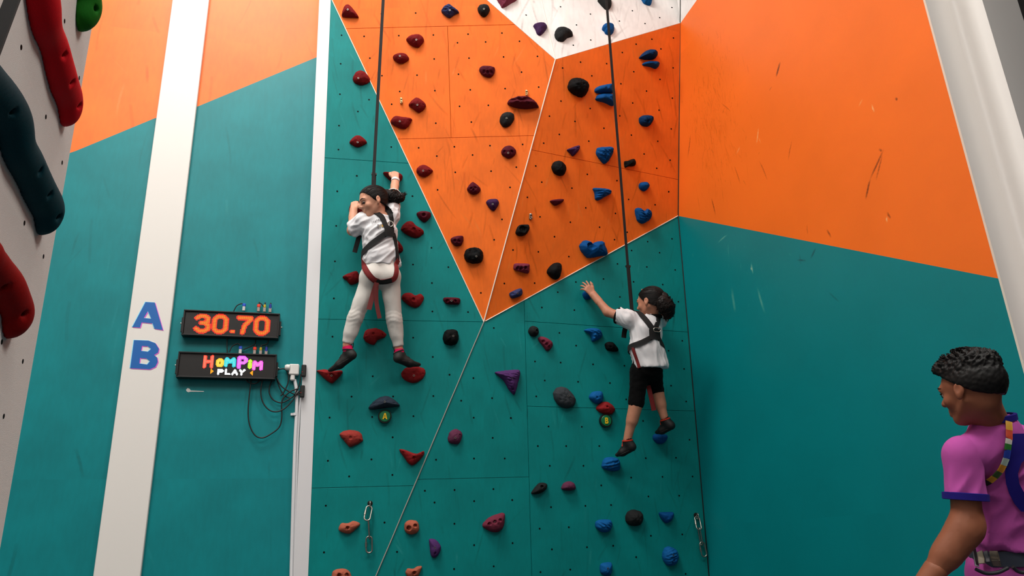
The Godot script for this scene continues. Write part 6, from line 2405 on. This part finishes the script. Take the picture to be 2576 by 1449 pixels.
func make_man() -> void:
	var raw := {"neck": [2496, 1066, 2.62], "sl": [2422, 1150, 2.57], "sr": [2672, 1150, 2.70], "chest": [2548, 1180, 2.65], "waist": [2556, 1330, 2.65], "pelvis": [2560, 1425, 2.65], "el": [2434, 1322, 2.52], "wl": [2318, 1482, 2.50], "er": [2710, 1330, 2.66], "wr": [2690, 1490, 2.75]}
	var J := {}
	for k in raw:
		J[k] = at_depth(raw[k][0], raw[k][1], raw[k][2])
	var side: Vector3 = (J.sr - J.sl)
	side.y = 0
	side = side.normalized()
	var fwd := Vector3.UP.cross(side).normalized()      # the way his chest faces
	if fwd.z > 0:
		fwd = -fwd
	J.hl = J.pelvis - side * 0.09 - Vector3(0, 0.04, 0)
	J.hr = J.pelvis + side * 0.09 - Vector3(0, 0.04, 0)
	J.kl = Vector3(J.hl.x - side.x * 0.02, 0.50, J.hl.z) + fwd * 0.03
	J.kr = Vector3(J.hr.x + side.x * 0.02, 0.50, J.hr.z) + fwd * 0.03
	J.al = Vector3(J.kl.x, 0.10, J.kl.z) - fwd * 0.03
	J.ar = Vector3(J.kr.x, 0.10, J.kr.z) - fwd * 0.03
	var o := thing("person", "young man in pink shirt with navy trim and lanyard, seen from behind", "person")
	var s := 0.217
	var fz := Vector3(-0.47, -0.05, -0.88).normalized()
	var fy := (Vector3.UP - fz * fz.y).normalized()
	var hb := Basis(fy.cross(fz), fy, fz)
	var h := Transform3D(hb.scaled_local(Vector3.ONE * s), Vector3.ZERO)
	h.origin = at_depth(2411, 981, 2.55) - h.basis * Vector3(0.385, 0.46, -0.05)
	var skin := skin_mat(Color(0.56, 0.345, 0.245))
	var b := MB.new()
	var body := field(J.values(), 0.2, 0.013)
	body.rod(J.chest, J.waist, 0.105, 0.10, 0.05, side, 1.25)
	body.rod(J.waist, J.pelvis, 0.105, 0.12, 0.05, side, 1.25)
	body.rod(J.sl, J.sr, 0.040, 0.040, 0.05)
	body.rod(J.chest, J.neck, 0.09, 0.05, 0.05)
	body.rod(J.sl, J.el, 0.044, 0.047, 0.02)
	body.rod(J.el, J.wl, 0.047, 0.030, 0.03)
	body.rod(J.el.lerp(J.wl, 0.12), J.el.lerp(J.wl, 0.45), 0.048, 0.043, 0.03)
	body.rod(J.sr, J.er, 0.044, 0.047, 0.02)
	body.rod(J.er, J.wr, 0.05, 0.031, 0.03)
	for q in [["hl", "kl", "al"], ["hr", "kr", "ar"]]:
		body.rod(J[q[0]], J[q[1]], 0.085, 0.058, 0.04)
		body.rod(J[q[1]], J[q[2]], 0.056, 0.038, 0.03)
	body.surface(b)
	var hf := head_shape(b, h, s, J.neck, 0.053, true)
	var toward: Vector3 = (J.wl - J.el).normalized()
	hand_shape(b, J.wl, toward + fwd * 0.4, Vector3.UP * 0.6 - side * 0.5, fwd, 0.185, [30.0, 50.0, 35.0], 3.0, 0.6, J.el.lerp(J.wl, 0.7), 0.036)
	hand_shape(b, J.wr, (J.wr - J.er).normalized(), side, fwd, 0.185, [20.0, 25.0, 20.0], 3.0, 0.5, J.er.lerp(J.wr, 0.7), 0.036)
	part("body", b.mesh(), skin, o)
	# short curly hair, close at the sides
	var hm := hair_mat(Color(0.028, 0.024, 0.024))
	eyes(o, hf, h, s, hm)
	var cap := field(corners(h, 0.48, 0.15, 1.2, 0.62), 0.015, 0.0045)
	cap.egg(h * Vector3(0, 0.605, -0.065), hb, Vector3(0.412, 0.44, 0.505) * s, 0.02)
	cap.egg(h * Vector3(0, 0.82, 0.06), hb, Vector3(0.37, 0.27, 0.44) * s, 0.06 * s)
	cap.egg(h * Vector3(0, 0.86, -0.16), hb, Vector3(0.36, 0.24, 0.38) * s, 0.06 * s)
	cap.cut(h * Vector3(0, 0.62, 0.30), hb * Vector3(0, -0.92, 0.38))
	cap.cut(h * Vector3(0, 0.50, -0.10), hb * Vector3(0, -0.80, 0.60))
	cap.cut(h * Vector3(0, 0.34, -0.30), hb * Vector3(0, -1.0, 0.05))
	b = MB.new()
	cap.surface(b, func(p: Vector3) -> float:
		var q := (h.affine_inverse() * p)
		var t := clampf((q.y - 0.62) * 3.0, 0.15, 1.0)
		return t * (0.008 * soft.get_noise_3d(p.x * 60.0, p.y * 60.0, p.z * 60.0) + 0.003 * soft.get_noise_3d(p.x * 150.0, p.y * 150.0, p.z * 150.0)))
	var hr := part("hair", b.mesh(), hm, o)
	# loose curls on top
	var r := RandomNumberGenerator.new()
	r.seed = 21
	b = MB.new()
	for i in 230:
		var g := r.randf() * TAU
		var la := r.randf_range(0.0, 1.15)
		var dir := Vector3(sin(la) * cos(g), cos(la), sin(la) * sin(g) * 1.15)
		var c := h * (Vector3(0, 0.74, -0.02) + Vector3(dir.x * 0.37, dir.y * 0.36, dir.z * 0.42))
		var t1 := (hb * Vector3(cos(g * 3.0), 0.1, sin(g * 3.0))).normalized()
		var t2 := (hb * dir).normalized()
		var run := []
		for k in 8:
			var a := k / 7.0 * 4.2
			run.append(c + t1 * (sin(a) * 0.008 + k * 0.0015) + t2 * (0.004 + (1.0 - cos(a)) * 0.005))
		b.tube(run, 0.0015, 5)
	var cu := part("curls", b.mesh(), hm, hr)
	cu.set_meta("kind", "stuff")
	# shirt
	var pink := cloth_mat(Color(0.71, 0.32, 0.63), 0.8)
	var navy := cloth_mat(Color(0.12, 0.10, 0.45), 0.8)
	var shirt := field([J.sl, J.sr, J.pelvis, J.el, J.er], 0.2, 0.009)
	shirt.rod(J.chest, J.waist, 0.128, 0.122, 0.05, side, 1.3)
	shirt.rod(J.waist, J.pelvis, 0.120, 0.118, 0.04, side, 1.28)
	shirt.rod(J.sl, J.sr, 0.052, 0.052, 0.05)
	shirt.rod(J.chest, J.neck.lerp(J.chest, 0.12), 0.11, 0.070, 0.06)
	for q in [J.sl, J.sr]:
		shirt.rod(J.neck - Vector3(0, 0.05, 0), q + Vector3(0, 0.005, 0), 0.056, 0.050, 0.05)
	var dl: Vector3 = (J.el - J.sl).normalized()
	var dr: Vector3 = (J.er - J.sr).normalized()
	var cl: Vector3 = J.sl.lerp(J.el, 0.60)
	var sleeves := field([J.sl, J.sr, J.el, J.er], 0.12, 0.009)
	for q in [[J.sl, J.el, dl], [J.sr, J.er, dr]]:
		sleeves.egg(q[0] - q[2] * 0.01, Basis(), Vector3(0.058, 0.060, 0.058), 0.02)
		sleeves.rod(q[0], q[1], 0.060, 0.062, 0.02)
		sleeves.cut(q[0].lerp(q[1], 0.60), q[2], 0.4)
	shirt.cut(at_depth(2560, 1392, 2.6), Vector3(0, -1, 0), 0.4)
	shirt.cut(J.neck + Vector3(0, 0.016, 0.0), Vector3(0, 1, -0.1), 0.10)
	b = MB.new()
	var drape := folds(0.013, side * 0.55 + Vector3(0, 0.8, 0), 0.085, 0.5)
	var calm := func(p: Vector3) -> float: return drape.call(p) * clampf((minf(p.distance_to(J.sl), p.distance_to(J.sr)) - 0.06) / 0.12, 0.0, 1.0)
	shirt.surface(b, calm)
	sleeves.surface(b, calm)
	var sh := part("shirt", b.mesh(), pink, o)
	part("sleeve_band", cuff(cl - dl * 0.004, dl, 0.064, 0.024, 0.005), navy, o, "navy sleeve band")
	part("sleeve_band", cuff(J.sr.lerp(J.er, 0.60) - dr * 0.004, dr, 0.064, 0.024, 0.005), navy, o, "navy sleeve band")
	part("collar", cuff(J.neck + Vector3(0.004, 0.018, 0.004), Vector3(-0.12, 1, 0.22), 0.066, 0.022, 0.007), navy, o, "navy collar band")
	# the big navy curve printed on the back
	var pb := MB.new()
	var rows := [[1092, 2540, 2640], [1115, 2534, 2625], [1140, 2529, 2590], [1165, 2526, 2566], [1190, 2526, 2558], [1215, 2530, 2562], [1240, 2538, 2575], [1265, 2550, 2600], [1285, 2566, 2630]]
	var cols := 9
	for i in rows.size():
		for k in cols:
			var x: float = lerpf(rows[i][1], rows[i][2], k / float(cols - 1))
			var p := meet([shirt], x, rows[i][0], 2.2, 3.2)
			if p == Vector3.INF:
				p = at_depth(x, rows[i][0], 2.6)
			var nn := slope([shirt], p)
			pb.vert(p + nn * 0.009, nn)
	for i in rows.size() - 1:
		for k in cols - 1:
			var a := i * cols + k
			pb.tri(a, a + 1, a + cols + 1)
			pb.tri(a, a + cols + 1, a + cols)
	pb.smooth_normals()
	part("print", pb.mesh(), navy, sh, "navy curved print on the shirt's back")
	# trousers, shoes
	var pants := field([J.pelvis, J.hl, J.hr, J.kl, J.kr, J.al, J.ar], 0.2, 0.014)
	pants.rod(J.pelvis + Vector3(0, 0.10, 0), J.pelvis, 0.110, 0.125, 0.05, side, 1.25)
	pants.cut(J.pelvis + Vector3(0, 0.06, 0), Vector3.UP, 0.4)
	for q in [["hl", "kl", "al"], ["hr", "kr", "ar"]]:
		pants.rod(J[q[0]], J[q[1]], 0.098, 0.076, 0.04)
		pants.rod(J[q[1]], J[q[2]] + Vector3(0, 0.0, 0), 0.074, 0.066, 0.03)
		pants.cut(J[q[2]] + Vector3(0, -0.03, 0), Vector3(0, -1, 0), 0.2)
	b = MB.new()
	pants.surface(b, folds(0.008, Vector3(0.2, 1, 0), 0.07, 0.4))
	part("trousers", b.mesh(), cloth_mat(Color(0.66, 0.29, 0.58), 0.85), o)
	for q in ["al", "ar"]:
		var a: Vector3 = J[q]
		var f := field([a, a + fwd * 0.2, Vector3(a.x, 0, a.z)], 0.08, 0.008)
		f.rod(a, a + Vector3(0, -0.04, 0), 0.045, 0.045, 0.02)
		f.rod(Vector3(a.x, 0.045, a.z) - fwd * 0.04, Vector3(a.x, 0.04, a.z) + fwd * 0.15, 0.045, 0.042, 0.02)
		f.cut(Vector3(a.x, 0.002, a.z), Vector3(0, -1, 0))
		b = MB.new()
		f.surface(b)
		part("shoe", b.mesh(), M.black_plastic, o)
	# lanyard in its printed sections
	var tones := [Color(0.75, 0.55, 0.08), Color(0.70, 0.22, 0.08), Color(0.75, 0.73, 0.70), Color(0.12, 0.42, 0.12), Color(0.10, 0.22, 0.62), Color(0.62, 0.70, 0.66), Color(0.74, 0.50, 0.08), Color(0.20, 0.32, 0.10), Color(0.76, 0.56, 0.10), Color(0.12, 0.09, 0.06)]
	var path := [2534, 1064, 2535, 1084, 2534, 1104, 2532, 1116, 2530, 1130, 2526, 1150, 2519, 1167, 2510, 1182, 2499, 1194, 2488, 1204, 2478, 1211]
	var lany := Node3D.new()
	lany.name = "lanyard"
	o.add_child(lany)
	for k in 10:
		var m := strap([shirt], path.slice(k * 2, k * 2 + 4), 2.2, 3.2, 0.021, 0.002, 0.010)
		if m:
			part("printed_section", m, mat(tones[k], 0.6), lany)
	# harness belt, loops and badge
	var bc := at_depth(2558, 1404, 2.65)
	part("harness_belt", cuff(bc, Vector3.UP, 0.128, 0.05, 0.006, side, 1.27), relief(mat(Color(0.16, 0.19, 0.25), 0.8), 0.25, 3.0, 30.0), o)
	for k in [[2478, 1400, 2478, 1424, 0.020, Color(0.55, 0.52, 0.45)], [2504, 1392, 2508, 1418, 0.024, Color(0.50, 0.46, 0.40)], [2490, 1396, 2492, 1420, 0.012, Color(0.35, 0.36, 0.38)]]:
		var m := strap([shirt, pants], k.slice(0, 4), 2.2, 3.2, k[4], 0.004, 0.020)
		if m:
			part("belt_keeper", m, mat(k[5], 0.6), o)
	for k in [[2455, 1432, 2480, 1442, 2510, 1440, 2536, 1428], [2548, 1426, 2560, 1437, 2576, 1440, 2600, 1432]]:
		var run := []
		for i in range(0, 8, 2):
			run.append(at_depth(k[i], k[i + 1], 2.49))
		b = MB.new()
		b.tube(spline(run, 6), 0.006, 8)
		part("gear_loop", b.mesh(), mat(Color(0.12, 0.13, 0.15), 0.6), o)
	b = MB.new()
	b.bevel_box(Transform3D(Basis(Vector3.UP, 0.9) * Basis(Vector3(0, 0, 1), -0.12), at_depth(2452, 1392, 2.53)), Vector3(0.055, 0.085, 0.004), 0.0015)
	var bd := part("badge", b.mesh(), mat(Color(0.72, 0.72, 0.74), 0.3), o, "clear plastic badge holder")
	b = MB.new()
	b.box(Transform3D(Basis(Vector3.UP, 0.9) * Basis(Vector3(0, 0, 1), -0.12), at_depth(2452, 1392, 2.527)), Vector3(0.045, 0.072, 0.004))
	part("card", b.mesh(), mat(Color(0.08, 0.08, 0.09), 0.4), bd)
